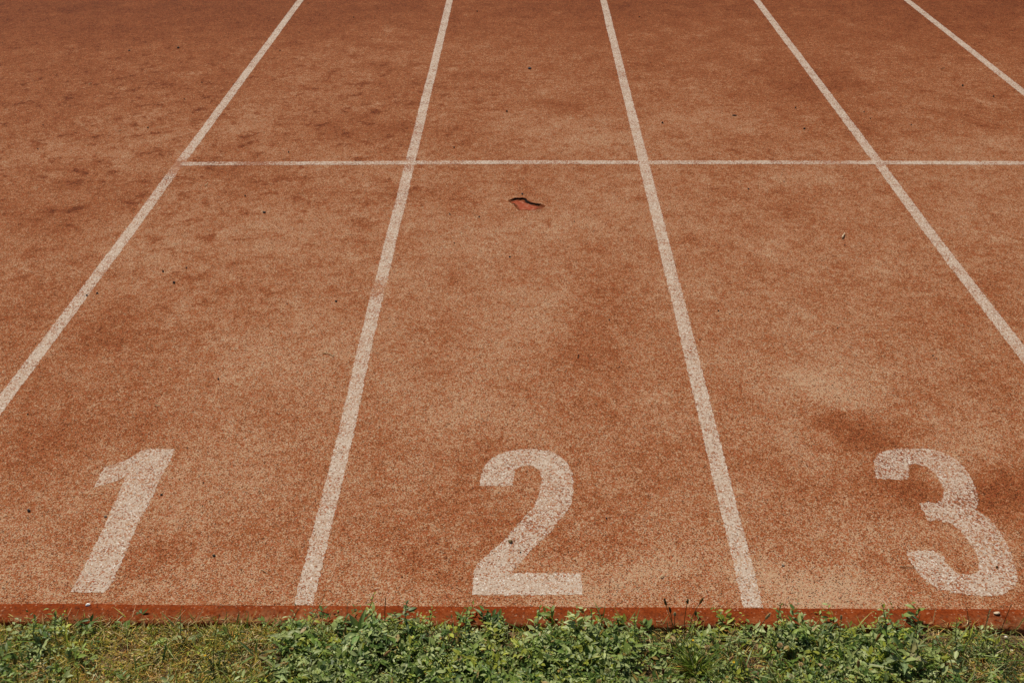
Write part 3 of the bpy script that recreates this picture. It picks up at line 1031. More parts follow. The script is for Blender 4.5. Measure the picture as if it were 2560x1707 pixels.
# ---- trailing green ground cover: sprigs with leaves along a stem
NS = 6600
P = scatter(NS, lambda x, y: green_p(x) * (0.10 + 0.90 * patch(x, y, 21, 0.36, 0.56)) * near_kerb(x, y) * room(x, y))
hh = height_p(P[:, 0]) * np.clip(3.2 * (fbm(P[:, 0], P[:, 1], 21) - 0.26), 0.15, 1.7)
az = RS.uniform(0, 2 * math.pi, NS)
slen = RS.uniform(0.028, 0.058, NS)
elev = np.radians(RS.uniform(8, 60, NS)) * np.clip(hh, 0.3, 1.0)
stem_d = np.stack([np.cos(az) * np.cos(elev), np.sin(az) * np.cos(elev), np.sin(elev)], 1)
base = np.stack([P[:, 0], P[:, 1], soil_z(P[:, 0], P[:, 1]) + RS.uniform(0.0, 0.022, NS) * hh], 1)
NL = 8
bs, ds, Ls, Ws, tints = [], [], [], [], []
stint = GREENS[RS.randint(0, len(GREENS), NS)] * RS.uniform(0.75, 1.25, (NS, 1))
big = RS.rand(NS) ** 2.2
for k in range(NL):
    t = (k + 0.7) / NL
    p = base + stem_d * (slen * t)[:, None] + np.array([0, 0, 1.0]) * (0.25 * slen * t * t)[:, None]
    a = az + (1 if k % 2 else -1) * RS.uniform(0.5, 1.5, NS)
    e = np.radians(RS.normal(8, 20, NS))
    bs.append(p)
    ds.append(np.stack([np.cos(a) * np.cos(e), np.sin(a) * np.cos(e), np.sin(e)], 1))
    ll = (0.0130 + 0.020 * big) * RS.uniform(0.7, 1.3, NS) * (1.1 - 0.45 * t)
    Ls.append(ll)
    Ws.append(ll * RS.uniform(0.26, 0.50, NS))
    tints.append(stint * RS.uniform(0.85, 1.15, (NS, 1)))
bs, ds, Ls, Ws, tints = map(np.concatenate, (bs, ds, Ls, Ws, tints))
ds /= np.linalg.norm(ds, axis=1, keepdims=True)
nl = len(bs)
yel = RS.rand(nl)
tints = np.where((yel < 0.03)[:, None], np.array([0.30, 0.20, 0.05]), tints)
LV, tri, quad = leaves(bs, ds, Ls, Ws, RS.uniform(0.05, 0.55, nl), RS.uniform(-0.1, 0.4, nl), RS.normal(0, 0.33, nl))
# the stems
pe = base + stem_d * slen[:, None] + np.array([0, 0, 1.0]) * (0.25 * slen)[:, None]
dd = (pe - base)
sl2 = np.linalg.norm(dd, axis=1)
SV, st, sq = blades(base, dd / sl2[:, None], sl2, np.full(NS, 0.0016), np.zeros(NS), RS.uniform(0, 3, NS))
V = np.concatenate([LV, SV])
T = np.concatenate([np.repeat(tints, 8, 0), np.repeat(np.tile(np.array([[0.15, 0.14, 0.06]]), (NS, 1)), 7, 0)])
o = np_mesh('ground_cover', V, [tri, quad, st + len(LV), sq + len(LV)], M_LEAF, tint=T)
tag(o, 'dense small green leaves of weeds growing along the red kerb', 'ground cover', kind='stuff')

# ---- short green and olive grass
NG = 48000
P = scatter(NG, lambda x, y: grass_p(x) * (0.3 + 0.7 * patch(x, y, 11, 0.35, 0.6, 4)) * np.where(y > -0.075, 0.5, 1.0) * (0.4 + 0.6 * room(x, y)))
az = RS.uniform(0, 2 * math.pi, NG)
el = np.radians(RS.uniform(10, 75, NG))
d = np.stack([np.cos(az) * np.cos(el), np.sin(az) * np.cos(el), np.sin(el)], 1)
L = RS.uniform(0.012, 0.036, NG) * (0.7 + 0.6 * RS.rand(NG) ** 3)
BV, bt, bq = blades(np.stack([P[:, 0], P[:, 1], soil_z(P[:, 0], P[:, 1]) - 0.001 + 0.010 * RS.rand(NG)], 1), d, L, RS.uniform(0.0012, 0.0028, NG), RS.uniform(0.0, 0.8, NG), RS.uniform(-1, 1, NG))
gt = np.where((RS.rand(NG) < np.interp(P[:, 0], [xw(560), xw(800)], [0.28, 0.62]))[:, None], GREENS[RS.randint(0, len(GREENS), NG)], OLIVES[RS.randint(0, len(OLIVES), NG)]) * RS.uniform(0.7, 1.3, (NG, 1))
tag(np_mesh('short_grass', BV, [bt, bq], M_LEAF, tint=np.repeat(gt, 7, 0)), 'short olive green grass mixed into the verge', 'grass', kind='stuff')

# ---- long bright blades standing among the weeds
NT_ = 3000
P = scatter(NT_, lambda x, y: (0.25 + 0.75 * green_p(x)) * patch(x, y, 7, 0.42, 0.6, 6) * room(x, y) * np.where(y > -0.085, 0.3, 1.0))
az = RS.uniform(0, 2 * math.pi, NT_)
el = np.radians(RS.uniform(25, 80, NT_))
d = np.stack([np.cos(az) * np.cos(el), np.sin(az) * np.cos(el), np.sin(el)], 1)
BV, bt, bq = blades(np.stack([P[:, 0], P[:, 1], soil_z(P[:, 0], P[:, 1])], 1), d, RS.uniform(0.04, 0.085, NT_), RS.uniform(0.0022, 0.0050, NT_), RS.uniform(0.1, 0.8, NT_), RS.uniform(-1, 1, NT_))
gt = GREENS[RS.randint(0, 6, NT_)] * RS.uniform(0.7, 1.2, (NT_, 1))
tag(np_mesh('long_grass', BV, [bt, bq], M_LEAF, tint=np.repeat(gt, 7, 0)), 'long bright green grass blades standing between the weeds', 'grass', kind='stuff')

# ---- tiny moss like leaves on the thin dry turf at the left
moss_p = profile([(-900, .8), (0, 1.0), (560, 1.0), (720, .35), (900, .1), (1600, .06), (2300, .15), (2500, .2), (3600, .2)])
NM = 35000
P = scatter(NM, lambda x, y: moss_p(x) * (0.25 + 0.75 * patch(x, y, 14, 0.35, 0.62, 2)) * room(x, y), y1=-0.066)
az = RS.uniform(0, 2 * math.pi, NM)
el = np.radians(RS.normal(20, 25, NM))
d = np.stack([np.cos(az) * np.cos(el), np.sin(az) * np.cos(el), np.sin(el)], 1)
L = RS.uniform(0.0035, 0.0085, NM)
BV, bt, bq = leaves(np.stack([P[:, 0], P[:, 1], soil_z(P[:, 0], P[:, 1]) + RS.uniform(0.0, 0.016, NM) * (0.4 + fbm(P[:, 0], P[:, 1], 16))], 1), d, L, L * RS.uniform(0.3, 0.6, NM),
                    RS.uniform(0.0, 0.5, NM), RS.uniform(0, 0.4, NM), RS.normal(0, 0.4, NM))
ty = fbm(P[:, 0], P[:, 1], 13) + RS.normal(0, 0.10, NM)
mt = np.where((ty > 0.37)[:, None], OLIVES[RS.randint(0, 4, NM)], GREENS[RS.randint(0, 6, NM)])
mt = np.where((ty > 0.66)[:, None], np.array([0.38, 0.20, 0.03]), mt) * RS.uniform(0.7, 1.25, (NM, 1))
tag(np_mesh('moss', BV, [bt, bq], M_LEAF, tint=np.repeat(mt, 8, 0)), 'tiny yellow green leaves carpeting the dry verge at the left', 'moss', kind='stuff')

# ---- dry cut grass and litter
ND = 30000
P = scatter(ND, lambda x, y: dry_p(x) * (0.3 + 0.7 * patch(x, y, 10, 0.35, 0.6, 9)), y1=-0.045)
az = RS.uniform(0, 2 * math.pi, ND)
el = np.radians(np.abs(RS.normal(0, 16, ND)))
d = np.stack([np.cos(az) * np.cos(el), np.sin(az) * np.cos(el), np.sin(el)], 1)
L = RS.uniform(0.010, 0.036, ND) * (0.6 + 0.9 * RS.rand(ND) ** 4)
zb = np.where(P[:, 1] > -KW, 0.004, soil_z(P[:, 0], P[:, 1]) + RS.uniform(0.001, 0.018, ND))
ok = (P[:, 1] < -KW) | (RS.rand(ND) < 0.4)
BV, bt, bq = blades(np.stack([P[:, 0], P[:, 1], zb], 1)[ok], d[ok], L[ok], RS.uniform(0.001, 0.0026, ND)[ok], RS.uniform(-0.2, 0.6, ND)[ok], RS.uniform(-1.2, 1.2, ND)[ok])
dt = (DRYS[RS.randint(0, len(DRYS), ND)] * RS.uniform(0.65, 1.2, (ND, 1)))[ok]
tag(np_mesh('dry_grass', BV, [bt, bq], M_DRY, tint=np.repeat(dt, 7, 0)), 'dry tan cut grass lying between the weeds', 'dry grass', kind='stuff')

# thin dry blades leaning over the kerb on the left, and a few green ones
NB = 150
bx = np.array([xw(q) for q in RS.uniform(40, 860, NB)])
by = RS.uniform(-0.10, -0.062, NB)
az = RS.uniform(0.2, 2.94, NB)
el = np.radians(RS.uniform(15, 70, NB))
d = np.stack([np.cos(az) * np.cos(el), np.sin(az) * np.cos(el), np.sin(el)], 1)
BV, bt, bq = blades(np.stack([bx, by, soil_z(bx, by) + 0.005], 1), d, RS.uniform(0.025, 0.065, NB), RS.uniform(0.0009, 0.0022, NB), RS.uniform(0.0, 0.5, NB), RS.uniform(-1.2, 1.2, NB))
dt = np.where((RS.rand(NB) < 0.7)[:, None], DRYS[RS.randint(0, 4, NB)], GREENS[RS.randint(0, 6, NB)]) * RS.uniform(0.8, 1.15, (NB, 1))
tag(np_mesh('kerb_side_grass', BV, [bt, bq], M_DRY, tint=np.repeat(dt, 7, 0)), 'thin dry grass blades leaning over the red kerb at the left', 'dry grass', kind='stuff')


# ---- plants that stand out on their own
def vec_leaf(mb, base, d, L, Wd, fold, curl, rl, tint):
    Vv, tr, qd = leaves(np.array([base]), np.array([d]) / np.linalg.norm(d), np.array([L]), np.array([Wd]), np.array([fold]), np.array([curl]), np.array([rl]))
    mb.add(Vv, [tuple(f) for f in tr] + [tuple(f) for f in qd], tint)


def long_leaf(mb, base, d, L, Wd, curl, rl, tint, seg=9, fold=0.25, tooth=0.0, twist=0.0):
    """a strap leaf with a raised midrib"""
    d = np.array(d, float) / np.linalg.norm(d)
    s, nm = basis(d[None], np.array([rl]))
    s, nm = s[0], nm[0]
    vs_, fs_, cs = [], [], []
    for i in range(seg + 1):
        t = i / seg
        w = Wd * 0.5 * (math.sin(min(1, t * 1.15 + 0.10) * math.pi) ** 0.75 if t < 0.999 else 0.02) * (1 - 0.15 * t)
        if tooth:
            w *= 1 + tooth * (1 if i % 2 else -1)
        c = np.array(base) + d * L * t - nm * curl * L * t * t
        a = twist * t
        ss, nn = s * math.cos(a) + nm * math.sin(a), nm * math.cos(a) - s * math.sin(a)
        f = w * fold
        for q, dz in ((-1, f), (-0.5, f * 0.35), (0, 0), (0.5, f * 0.35), (1, f)):
            vs_.append(c + ss * w * q + nn * dz)
            k = 1.22 if q == 0 else (0.95 if abs(q) < 0.8 else 1.02)
            cs.append(tuple(np.array(tint) * k))
    for i in range(seg):
        for j in range(4):
            a = i * 5 + j
            fs_.append((a, a + 1, a + 6, a + 5))
    mb.add(vs_, fs_, cs)


def rg():
    return tuple(GREENS[random.randrange(6)] * random.uniform(0.8, 1.2))


def stem_pts(a, b, bend, n=9):
    a, b = Vector(a), Vector(b)
    s = (b - a).cross(Vector((0, 1, 0)))
    return [a.lerp(b, i / (n - 1)) + s * bend * math.sin(i / (n - 1) * math.pi) for i in range(n)]


def base_tip(bpx, tpx, lean=0.0):
    bpx = (bpx[0], max(bpx[1], tpx[1] + 62))      # tall enough to stand clear of the low cover
    """base on the soil, tip on the ray through tpx, leaning 'lean' metres away from the camera"""
    b = ground(*bpx, SOIL_Z)
    b.z = float(soil_z(b.x, b.y)) - 0.002
    return b, at_depth(*tpx, b.y + lean)


def loc(v, org):
    return Vector(v) - Vector(org)


def spike(bpx, tpx, head, hw, label, tint_h, tint_s=(0.10, 0.11, 0.045), bend=0.02, lean=0.0, cat='seed stalk', name='seed_stalk', group=None, rad=0.0010):
    b, t = base_tip(bpx, tpx, lean)
    root = empty(name, b)
    pts = [loc(p, b) for p in stem_pts(b, t, bend)]
    mb = MB()
    mb.tube(pts, [rad * (1.1 - 0.3 * i / 8) for i in range(9)], 5, tint_s)
    mb.build('stem', M_LEAF, root)
    # head: a knobbly cylinder round the last stretch of the stem
    tip, prev = pts[-1], pts[-3]
    d = (tip - prev).normalized()
    n_r = 9
    hb = MB()
    hp = [tip - d * head + d * (head * 1.05) * i / n_r for i in range(n_r + 1)]
    hr = [hw * (0.35 + 0.65 * math.sin(min(1.0, 0.12 + i / n_r * 0.95) * math.pi) ** 0.6) for i in range(n_r + 1)]
    hb.tube(hp, [r * random.uniform(0.88, 1.1) for r in hr], 7, tint_h)
    for i in range(46):
        q = random.random()
        p = tip - d * head * (1 - q)
        o1 = d.orthogonal().normalized()
        o2 = d.cross(o1)
        an = random.uniform(0, 6.28)
        o_ = o1 * math.cos(an) + o2 * math.sin(an)
        r = hw * (0.5 + 0.5 * math.sin((0.1 + 0.85 * q) * math.pi))
        c = p + o_ * r
        e = (o_ * 0.6 + d * 0.8).normalized() * hw * 0.75
        w = d.cross(o_) * hw * 0.28
        k = random.uniform(0.6, 1.5)
        hb.add([c - w, c + w, c + e], [(0, 1, 2)], tuple(x * k for x in tint_h))
    hb.build('seed_head', M_SEED, root)
    return tag(root, label, cat, group)


HB = (0.10, 0.060, 0.022)
spike((1716, 1615), (1661, 1496), 0.023, 0.0030, 'brown headed stalk, leftmost of the thin stalks over the kerb right of number 2', HB, bend=0.04, group='plantain seed stalks rising in front of the kerb')
spike((1679, 1600), (1674, 1517), 0.020, 0.0030, 'brown seed stalk leaning left whose head reaches only halfway up the kerb', HB, bend=-0.03, group='plantain seed stalks rising in front of the kerb')
spike((1712, 1605), (1720, 1497), 0.015, 0.0028, 'upright seed stalk with a short dark head and a broken tip', (0.085, 0.065, 0.022), bend=0.03, group='plantain seed stalks rising in front of the kerb')
spike((1722, 1600), (1758, 1494), 0.020, 0.0030, 'seed stalk curving to the right with a yellow brown head', (0.17, 0.10, 0.03), bend=0.07, group='plantain seed stalks rising in front of the kerb')
spike((1736, 1590), (1740, 1528), 0.013, 0.0028, 'short seed stalk with a dark head in front of the kerb, beside the curving stalk', (0.06, 0.05, 0.02), bend=0.02, group='plantain seed stalks rising in front of the kerb')
spike((1690, 1590), (1687, 1530), 0.012, 0.0032, 'short seed stalk topped by pale papery florets before the kerb', (0.36, 0.28, 0.15), bend=0.02, group='plantain seed stalks rising in front of the kerb')
spike((963, 1580), (964, 1494), 0.004, 0.0012, 'bare dark brown upright stalk left of the middle, crossing the kerb', (0.06, 0.035, 0.02), tint_s=(0.07, 0.045, 0.025), bend=0.01, rad=0.0013)
spike((867, 1560), (868, 1506), 0.004, 0.0014, 'short straight tan straw stalk beside the broad leaved weed', (0.45, 0.30, 0.17), tint_s=(0.42, 0.28, 0.15), bend=0.0)
spike((1815, 1596), (1838, 1574), 0.018, 0.0034, 'tan seed head leaning right at the left end of the right hand weeds', (0.36, 0.25, 0.10), bend=0.05)
spike((1890, 1570), (1925, 1532), 0.022, 0.0036, 'pale tan seed head reaching over the kerb under the lane line', (0.40, 0.29, 0.15), bend=0.05)
spike((1800, 1655), (1832, 1640), 0.018, 0.0034, 'tan seed head lying low right of the grass tuft', (0.38, 0.22, 0.10), bend=0.05)
spike((2085, 1625), (2103, 1537), 0.016, 0.0026, 'pale seed stalk standing left of the leafy shoot at the right', (0.36, 0.28, 0.16), tint_s=(0.20, 0.17, 0.07), bend=-0.04)
spike((2190, 1640), (2200, 1584), 0.024, 0.0030, 'orange brown seed head below the leafy shoot at the right', (0.30, 0.13, 0.04), bend=0.1)
spike((2149, 1700), (2147, 1650), 0.024, 0.0036, 'thick brown seed head at the bottom right among broad leaves', (0.26, 0.16, 0.07), bend=0.02)
spike((920, 1660), (975, 1625), 0.026, 0.0036, 'brown seed head lying across the leaves below the broad leaved weed', (0.33, 0.18, 0.08), bend=0.04)
spike((862, 1600), (864, 1566), 0.018, 0.0026, 'small reddish brown seed head beside the broad leaved weed', (0.20, 0.11, 0.045), bend=0.02)
spike((1662, 1690), (1658, 1672), 0.016, 0.0030, 'dark red brown seed head left of the grass tuft', (0.13, 0.05, 0.02), bend=0.02)


def rye(bpx, tpx, label, tint, head=0.6, bend=0.02, lean=0.0, wide=1.0, group='grass seed spikes at the right end of the verge'):
    b, t = base_tip(bpx, tpx, lean)
    root = empty('grass_spike', b)
    pts = [loc(p, b) for p in stem_pts(b, t, bend, 13)]
    mb = MB()
    mb.tube(pts, [0.0010 - 0.0004 * i / 12 for i in range(13)], 5, tint)
    mb.build('stem', M_LEAF, root)
    hb = MB()
    L = (t - b).length
    n = max(8, int(L * head / 0.0045))
    for i in range(n):
        q = 1 - head * (1 - i / n)
        f = q * 12
        k = min(11, int(f))
        p = pts[k].lerp(pts[k + 1], f - k)
        d = (pts[k + 1] - pts[k]).normalized()
        s = d.cross(Vector((0, 1, 0.3))).normalized() * (1 if i % 2 else -1)
        e = (d + s * 0.42 * wide).normalized()
        kk = random.uniform(0.75, 1.3)
        vec_leaf(hb, p, e, 0.0105 * random.uniform(0.8, 1.2), 0.0030 * wide, 0.5, -0.1, random.uniform(-0.6, 0.6), tuple(x * kk for x in tint))
    hb.build('seed_head', M_SEED, root)
    return tag(root, label, 'grass spike', group)


rye((2425, 1640), (2416, 1517), 'dark thin grass spike left of the flat stone on the kerb', (0.05, 0.065, 0.030), 0.45, -0.02, wide=0.35)
rye((2462, 1610), (2475, 1521), 'pale cream grass spike just left of the stone on the kerb', (0.33, 0.30, 0.17), 0.75, 0.03)
rye((2490, 1620), (2529, 1510), 'dark grass spike leaning right past the stone on the kerb', (0.035, 0.045, 0.022), 0.7, 0.02, wide=0.45)
rye((2504, 1580), (2562, 1540), 'yellow green grass spike bending out to the right edge', (0.28, 0.25, 0.08), 0.8, -0.08)
rye((2500, 1670), (2528, 1592), 'yellow green grass spike over the bare soil at the right', (0.22, 0.21, 0.08), 0.6, 0.05)
rye((2512, 1690), (2527, 1615), 'dark slim grass stem in front of the cream pebble', (0.04, 0.05, 0.025), 0.4, 0.03, wide=0.4)
rye((2540, 1665), (2555, 1615), 'dark slim grass stem nearest the right edge on bare soil', (0.06, 0.06, 0.03), 0.4, 0.05, wide=0.4)
rye((2405, 1660), (2432, 1585), 'pale branching grass spike among the dark grass right of the dry litter', (0.21, 0.22, 0.09), 0.7, 0.06)
rye((535, 1700), (549, 1535), 'tall dark grass stem crossing the dry verge at the left', (0.045, 0.065, 0.025), 0.35, 0.03, wide=0.4, group=None)
rye((575, 1565), (567, 1528), 'short grass blade with a pale tip at the kerb left of number 2', (0.22, 0.19, 0.09), 0.5, 0.05, wide=0.4, group=None)
rye((745, 1585), (812, 1482), 'slender arching grass stem crossing the foot of a lane line', (0.14, 0.14, 0.05), 0.25, -0.05, wide=0.3, group=None)
rye((765, 1570), (794, 1534), 'pale oat like seed spike at the kerb below the lane line foot', (0.40, 0.33, 0.18), 0.8, 0.02, wide=0.9, group=None)
rye((725, 1568), (747, 1520), 'dark green grass spike at the kerb under the lane line foot', (0.07, 0.09, 0.035), 0.7, 0.03, wide=0.6, group=None)


def sprig(bpx, tpx, n, L, ratio, label, spread=1.0, bend=0.03, dark=1.0, start=0.35, name='leafy_shoot', lean=0.0):
    b, t = base_tip(bpx, tpx, lean)
    root = empty(name, b)
    pts = [loc(p, b) for p in stem_pts(b, t, bend, 9)]
    mb = MB()
    mb.tube(pts, [0.0016 - 0.0008 * i / 8 for i in range(9)], 5, (0.17, 0.17, 0.08))
    mb.build('stem', M_LEAF, root)
    lb = MB()
    for i in range(n):
        q = start + (1 - start) * (i + 0.5) / n
        f = q * 8
        k = min(7, int(f))
        p = pts[k].lerp(pts[k + 1], f - k)
        a = i * 2.4 + random.uniform(-0.4, 0.4)
        e = random.uniform(0.15, 0.8) + 0.5 * (q > 0.9)
        d = Vector((math.cos(a) * math.cos(e) * spread, math.sin(a) * math.cos(e) * spread, math.sin(e)))
        l = L * random.uniform(0.75, 1.2) * (1.1 - 0.45 * q)
        long_leaf(lb, p, d, l, l * ratio * random.uniform(0.85, 1.15), random.uniform(0.05, 0.45), random.uniform(-0.5, 0.5), tuple(x * dark for x in rg()), seg=5, fold=0.3)
    lb.build('foliage', M_LEAF, root)
    return tag(root, label, 'weed')


sprig((1346, 1590), (1350, 1516), 9, 0.017, 0.50, 'small leafy shoot poking over the kerb, the left one of two')
sprig((1483, 1600), (1480, 1522), 11, 0.020, 0.42, 'small leafy shoot poking over the kerb, the right one of two')
sprig((2215, 1640), (2206, 1511), 18, 0.027, 0.46, 'tall leafy shoot rising over the kerb at the left of number 3', bend=-0.03, dark=0.95)
sprig((2300, 1650), (2300, 1533), 8, 0.046, 0.20, 'dark shoot with narrow pointed leaves below number 3', dark=0.55, start=0.25, bend=0.05)
sprig((900, 1560), (934, 1484), 9, 0.020, 0.36, 'slender shoot whose bud tip rises highest left of the middle', bend=-0.05)
sprig((1015, 1580), (1018, 1500), 14, 0.019, 0.5, 'dark leafy shoot growing across the kerb left of number 2', dark=0.6)
sprig((1075, 1580), (1078, 1520), 9, 0.017, 0.4, 'thin green shoot over the kerb just left of number 2')
sprig((1165, 1590), (1170, 1515), 11, 0.018, 0.45, 'bushy green shoot over the kerb under number 2')
sprig((1590, 1600), (1588, 1534), 16, 0.015, 0.42, 'bushy low shoot at the kerb left of the seed stalks')
sprig((1945, 1600), (1952, 1510), 14, 0.018, 0.42, 'bushy shoot at the kerb below the lane line near number 3')
sprig((2010, 1590), (2008, 1532), 10, 0.018, 0.45, 'dark leafy shoot at the kerb between the lane line and number 3', dark=0.7)
sprig((2395, 1640), (2392, 1552), 20, 0.022, 0.34, 'dark bushy weed at the kerb just left of the grass spikes', dark=0.55, start=0.15)
sprig((85, 1600), (88, 1540), 15, 0.019, 0.55, 'leafy weed at the kerb in the left corner', dark=0.8)
sprig((140, 1590), (138, 1540), 12, 0.017, 0.55, 'leafy weed at the kerb right of the corner weed', dark=0.85)
sprig((455, 1560), (452, 1538), 8, 0.012, 0.55, 'tiny leafy weed at the kerb amid the dry grass', dark=0.7)


def rosette(bpx, leaves_, label, name='broadleaf_weed', tooth=0.0, dark=1.0):
    b = ground(*bpx, SOIL_Z)
    b.z = float(soil_z(b.x, b.y))
    root = empty(name, b)
    for (tpx, zt, w, curl, rl) in leaves_:
        t = ground(*tpx, zt + 0.020)
        d = loc(t, b)
        lb = MB()
        s = tuple(x * dark * random.uniform(0.85, 1.2) for x in (0.24, 0.29, 0.115))
        L = d.length
        # lift the middle so the leaf arches and comes down at the tip
        dn = (d + Vector((0, 0, curl * L))).normalized()
        long_leaf(lb, (0, 0, 0), dn, L * (1 + 0.3 * curl), w, curl, rl, s, seg=12, fold=0.28, tooth=tooth, twist=random.uniform(-0.4, 0.4))
        lb.build('leaf', M_LEAF, root)
    return tag(root, label, 'weed')


rosette((898, 1582), [((852, 1608), 0.030, 0.019, 0.30, 0.1), ((872, 1530), 0.035, 0.020, 0.25, 0.3), ((915, 1512), 0.045, 0.016, 0.2, -0.2), ((952, 1505), 0.045, 0.012, 0.15, 0.5),
                      ((945, 1594), 0.032, 0.016, 0.35, -0.3), ((958, 1545), 0.035, 0.017, 0.3, -0.2), ((880, 1634), 0.030, 0.017, 0.3, 0.2), ((1004, 1592), 0.030, 0.011, 0.3, 0.2), ((842, 1565), 0.030, 0.015, 0.3, -0.2)],
        'broad leaved weed with long pale ribbed leaves sprawling towards the kerb left of the middle')
rosette((2255, 1640), [((2195, 1618), 0.030, 0.024, 0.3, 0.1), ((2312, 1598), 0.030, 0.024, 0.3, -0.2), ((2245, 1588), 0.035, 0.024, 0.25, 0.3), ((2205, 1668), 0.032, 0.022, 0.3, 0.2),
                       ((2318, 1655), 0.030, 0.022, 0.35, -0.3), ((2262, 1688), 0.032, 0.024, 0.3, 0.0), ((2285, 1565), 0.035, 0.020, 0.2, 0.4), ((2225, 1570), 0.035, 0.020, 0.2, -0.4)],
        'weed with wide lobed leaves below the shoots by number 3', tooth=0.16)
rosette((2105, 1660), [((2098, 1604), 0.035, 0.013, 0.15, 0.4), ((2068, 1640), 0.030, 0.013, 0.3, 0.2), ((2165, 1692), 0.030, 0.014, 0.3, -0.2), ((2142, 1618), 0.032, 0.013, 0.3, -0.3), ((2242, 1668), 0.030, 0.013, 0.35, 0.1), ((2066, 1694), 0.028, 0.013, 0.3, 0.2)],
        'weed with narrow strap leaves left of the wide lobed weed')
rosette((640, 1640), [((585, 1592), 0.022, 0.007, 0.2, 0.2), ((705, 1622), 0.024, 0.009, 0.3, -0.2), ((640, 1592), 0.028, 0.008, 0.2, 0.1), ((695, 1662), 0.020, 0.010, 0.3, 0.3), ((596, 1662), 0.020, 0.008, 0.3, 0.1), ((668, 1600), 0.026, 0.007, 0.2, 0.5)],
        'weed with narrow arching leaves at the right of the dry verge', dark=0.7)
rosette((675, 1682), [((704, 1652), 0.024, 0.017, 0.3, 0.1), ((725, 1682), 0.022, 0.019, 0.3, -0.3), ((660, 1656), 0.022, 0.014, 0.3, 0.2), ((640, 1690), 0.020, 0.014, 0.3, 0.2), ((728, 1702), 0.020, 0.016, 0.3, 0.2)],
        'small broad leaved weed at the bottom edge right of the dry verge')


def tuft(bpx, n, L, label, spread=0.9, tint=(0.16, 0.22, 0.032), w=0.0028):
    b = ground(*bpx, SOIL_Z)
    b.z = float(soil_z(b.x, b.y))
    root = empty('grass_tuft', b)
    az = RS.uniform(0, 2 * math.pi, n)
    el = np.radians(RS.uniform(20, 85, n))
    d = np.stack([np.cos(az) * np.cos(el) * spread, np.sin(az) * np.cos(el) * spread, np.sin(el)], 1)
    d /= np.linalg.norm(d, axis=1, keepdims=True)
    bs_ = np.stack([RS.normal(0, 0.011, n), RS.normal(0, 0.009, n), np.zeros(n)], 1)
    Vv, tr, qd = blades(bs_, d, L * RS.uniform(0.5, 1.1, n), w * RS.uniform(0.7, 1.3, n), RS.uniform(0.0, 1.0, n) ** 1.5, RS.uniform(-1.2, 1.2, n))
    T = np.repeat(np.where((RS.rand(n) < 0.12)[:, None], DRYS[RS.randint(0, 6, n)], np.array(tint)) * RS.uniform(0.5, 1.5, (n, 1)), 7, 0)
    np_mesh('blades', Vv, [tr, qd], M_LEAF, tint=T, parent=root)
    return tag(root, label, 'grass tuft')


tuft((1735, 1684), 210, 0.085, 'bright green grass tuft fanning out at the bottom below the seed stalks')
tuft((1690, 1635), 60, 0.06, 'thin dark green grass tuft behind the fanning tuft', spread=0.6, tint=(0.06, 0.09, 0.025), w=0.0018)
tuft((2470, 1640), 160, 0.05, 'fine dark grass tuft at the foot of the grass spikes', spread=0.9, tint=(0.055, 0.075, 0.028), w=0.0016)
tuft((2510, 1695), 150, 0.05, 'fine dark grass tuft at the bottom right corner', spread=1.0, tint=(0.055, 0.075, 0.028), w=0.0016)
tuft((545, 1680), 70, 0.06, 'dark green grass tuft in the dry verge at the left', spread=0.8, tint=(0.055, 0.085, 0.025), w=0.002)
tuft((1650, 1585), 24, 0.035, 'few small grass blades left of the seed stalks', spread=0.8, tint=(0.10, 0.12, 0.04))
tuft((568, 1562), 26, 0.022, 'short dark grass tuft pressed against the kerb at the left', spread=0.7, tint=(0.04, 0.06, 0.022), w=0.002)


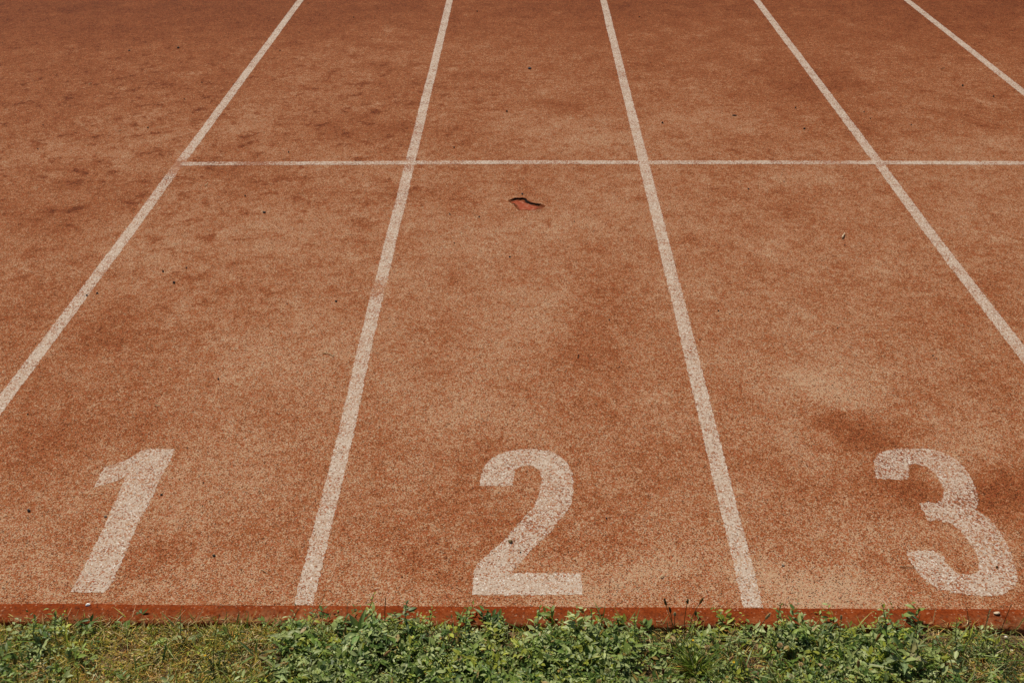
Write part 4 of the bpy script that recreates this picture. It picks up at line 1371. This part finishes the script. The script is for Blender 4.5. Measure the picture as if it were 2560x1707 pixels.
def clover(px, r, label, tint, stem_px=None):
    b, t = base_tip(stem_px or (px[0] + random.uniform(-14, 14), px[1] + 25), px)
    root = empty('clover_flower', b)
    mb = MB()
    pts = [loc(p, b) for p in stem_pts(b, t, 0.06)]
    mb.tube(pts, [0.0009] * 9, 5, (0.13, 0.15, 0.06))
    mb.build('stem', M_LEAF, root)
    hb = MB()
    c = pts[-1]
    for i in range(60):
        z = 1 - 1.75 * (i + 0.5) / 60
        rr = math.sqrt(max(0, 1 - z * z))
        a = i * 2.39996
        d = Vector((rr * math.cos(a), rr * math.sin(a), z))
        k = random.uniform(0.6, 1.15)
        e = (d + Vector((0, 0, 0.35))).normalized()
        vec_leaf(hb, c + d * r * 0.25, e, r * random.uniform(0.7, 1.0), r * 0.34, 0.5, 0.2, random.uniform(-1, 1), tuple(min(0.9, x * k) for x in tint))
    hb.build('flower_head', M_PETAL, root)
    return tag(root, label, 'clover flower', 'fading clover flowers among the right hand weeds')


clover((1768, 1617), 0.0065, 'tan and white clover flower above the grass tuft', (0.55, 0.40, 0.26))
clover((1950, 1612), 0.0070, 'orange tinged clover flower at the right of the middle, largest of the right hand ones', (0.62, 0.42, 0.26))
clover((2002, 1660), 0.0060, 'white and orange clover flower near the bottom right', (0.70, 0.52, 0.36))
clover((1732, 1702), 0.0075, 'cream clover flower at the bottom edge under the grass tuft', (0.50, 0.42, 0.25))
clover((1518, 1676), 0.0070, 'cream green clover flower in the dense weeds below number 2', (0.40, 0.38, 0.20))
clover((1498, 1702), 0.0060, 'tan clover flower at the bottom edge below number 2', (0.50, 0.38, 0.20))
clover((1128, 1573), 0.0045, 'small rusty clover flower on a bent stem left of number 2', (0.30, 0.15, 0.07), stem_px=(1090, 1595))
clover((1926, 1657), 0.0055, 'dull white clover flower below the seed head under the lane line', (0.45, 0.40, 0.26))
clover((1882, 1653), 0.0045, 'small brown clover flower left of the dull white one', (0.42, 0.25, 0.10))
clover((1978, 1690), 0.0060, 'white clover flower at the bottom edge right of the middle', (0.66, 0.60, 0.46))


def yellow(px, bpx, label):
    b, t = base_tip(bpx, px)
    root = empty('yellow_flower', b)
    mb = MB()
    pts = [loc(p, b) for p in stem_pts(b, t, 0.05)]
    mb.tube(pts, [0.0009] * 9, 5, (0.16, 0.19, 0.08))
    mb.build('stem', M_LEAF, root)
    hb = MB()
    for i in range(14):
        a = i * 2 * math.pi / 14
        vec_leaf(hb, pts[-1], Vector((math.cos(a), math.sin(a), 0.7)), 0.0042, 0.0018, 0.2, 0.1, 0.0, (0.75, 0.50, 0.02))
    hb.build('flower_head', M_PETAL, root)
    tag(root, label, 'flower', 'small yellow flowers in the verge')


yellow((513, 1638), (480, 1645), 'tiny yellow flower on a bent pale stem in the dry verge')
yellow((1834, 1655), (1838, 1668), 'tiny yellow flower right of the grass tuft')
yellow((1732, 1600), (1730, 1612), 'tiny yellow flower below the seed stalks')
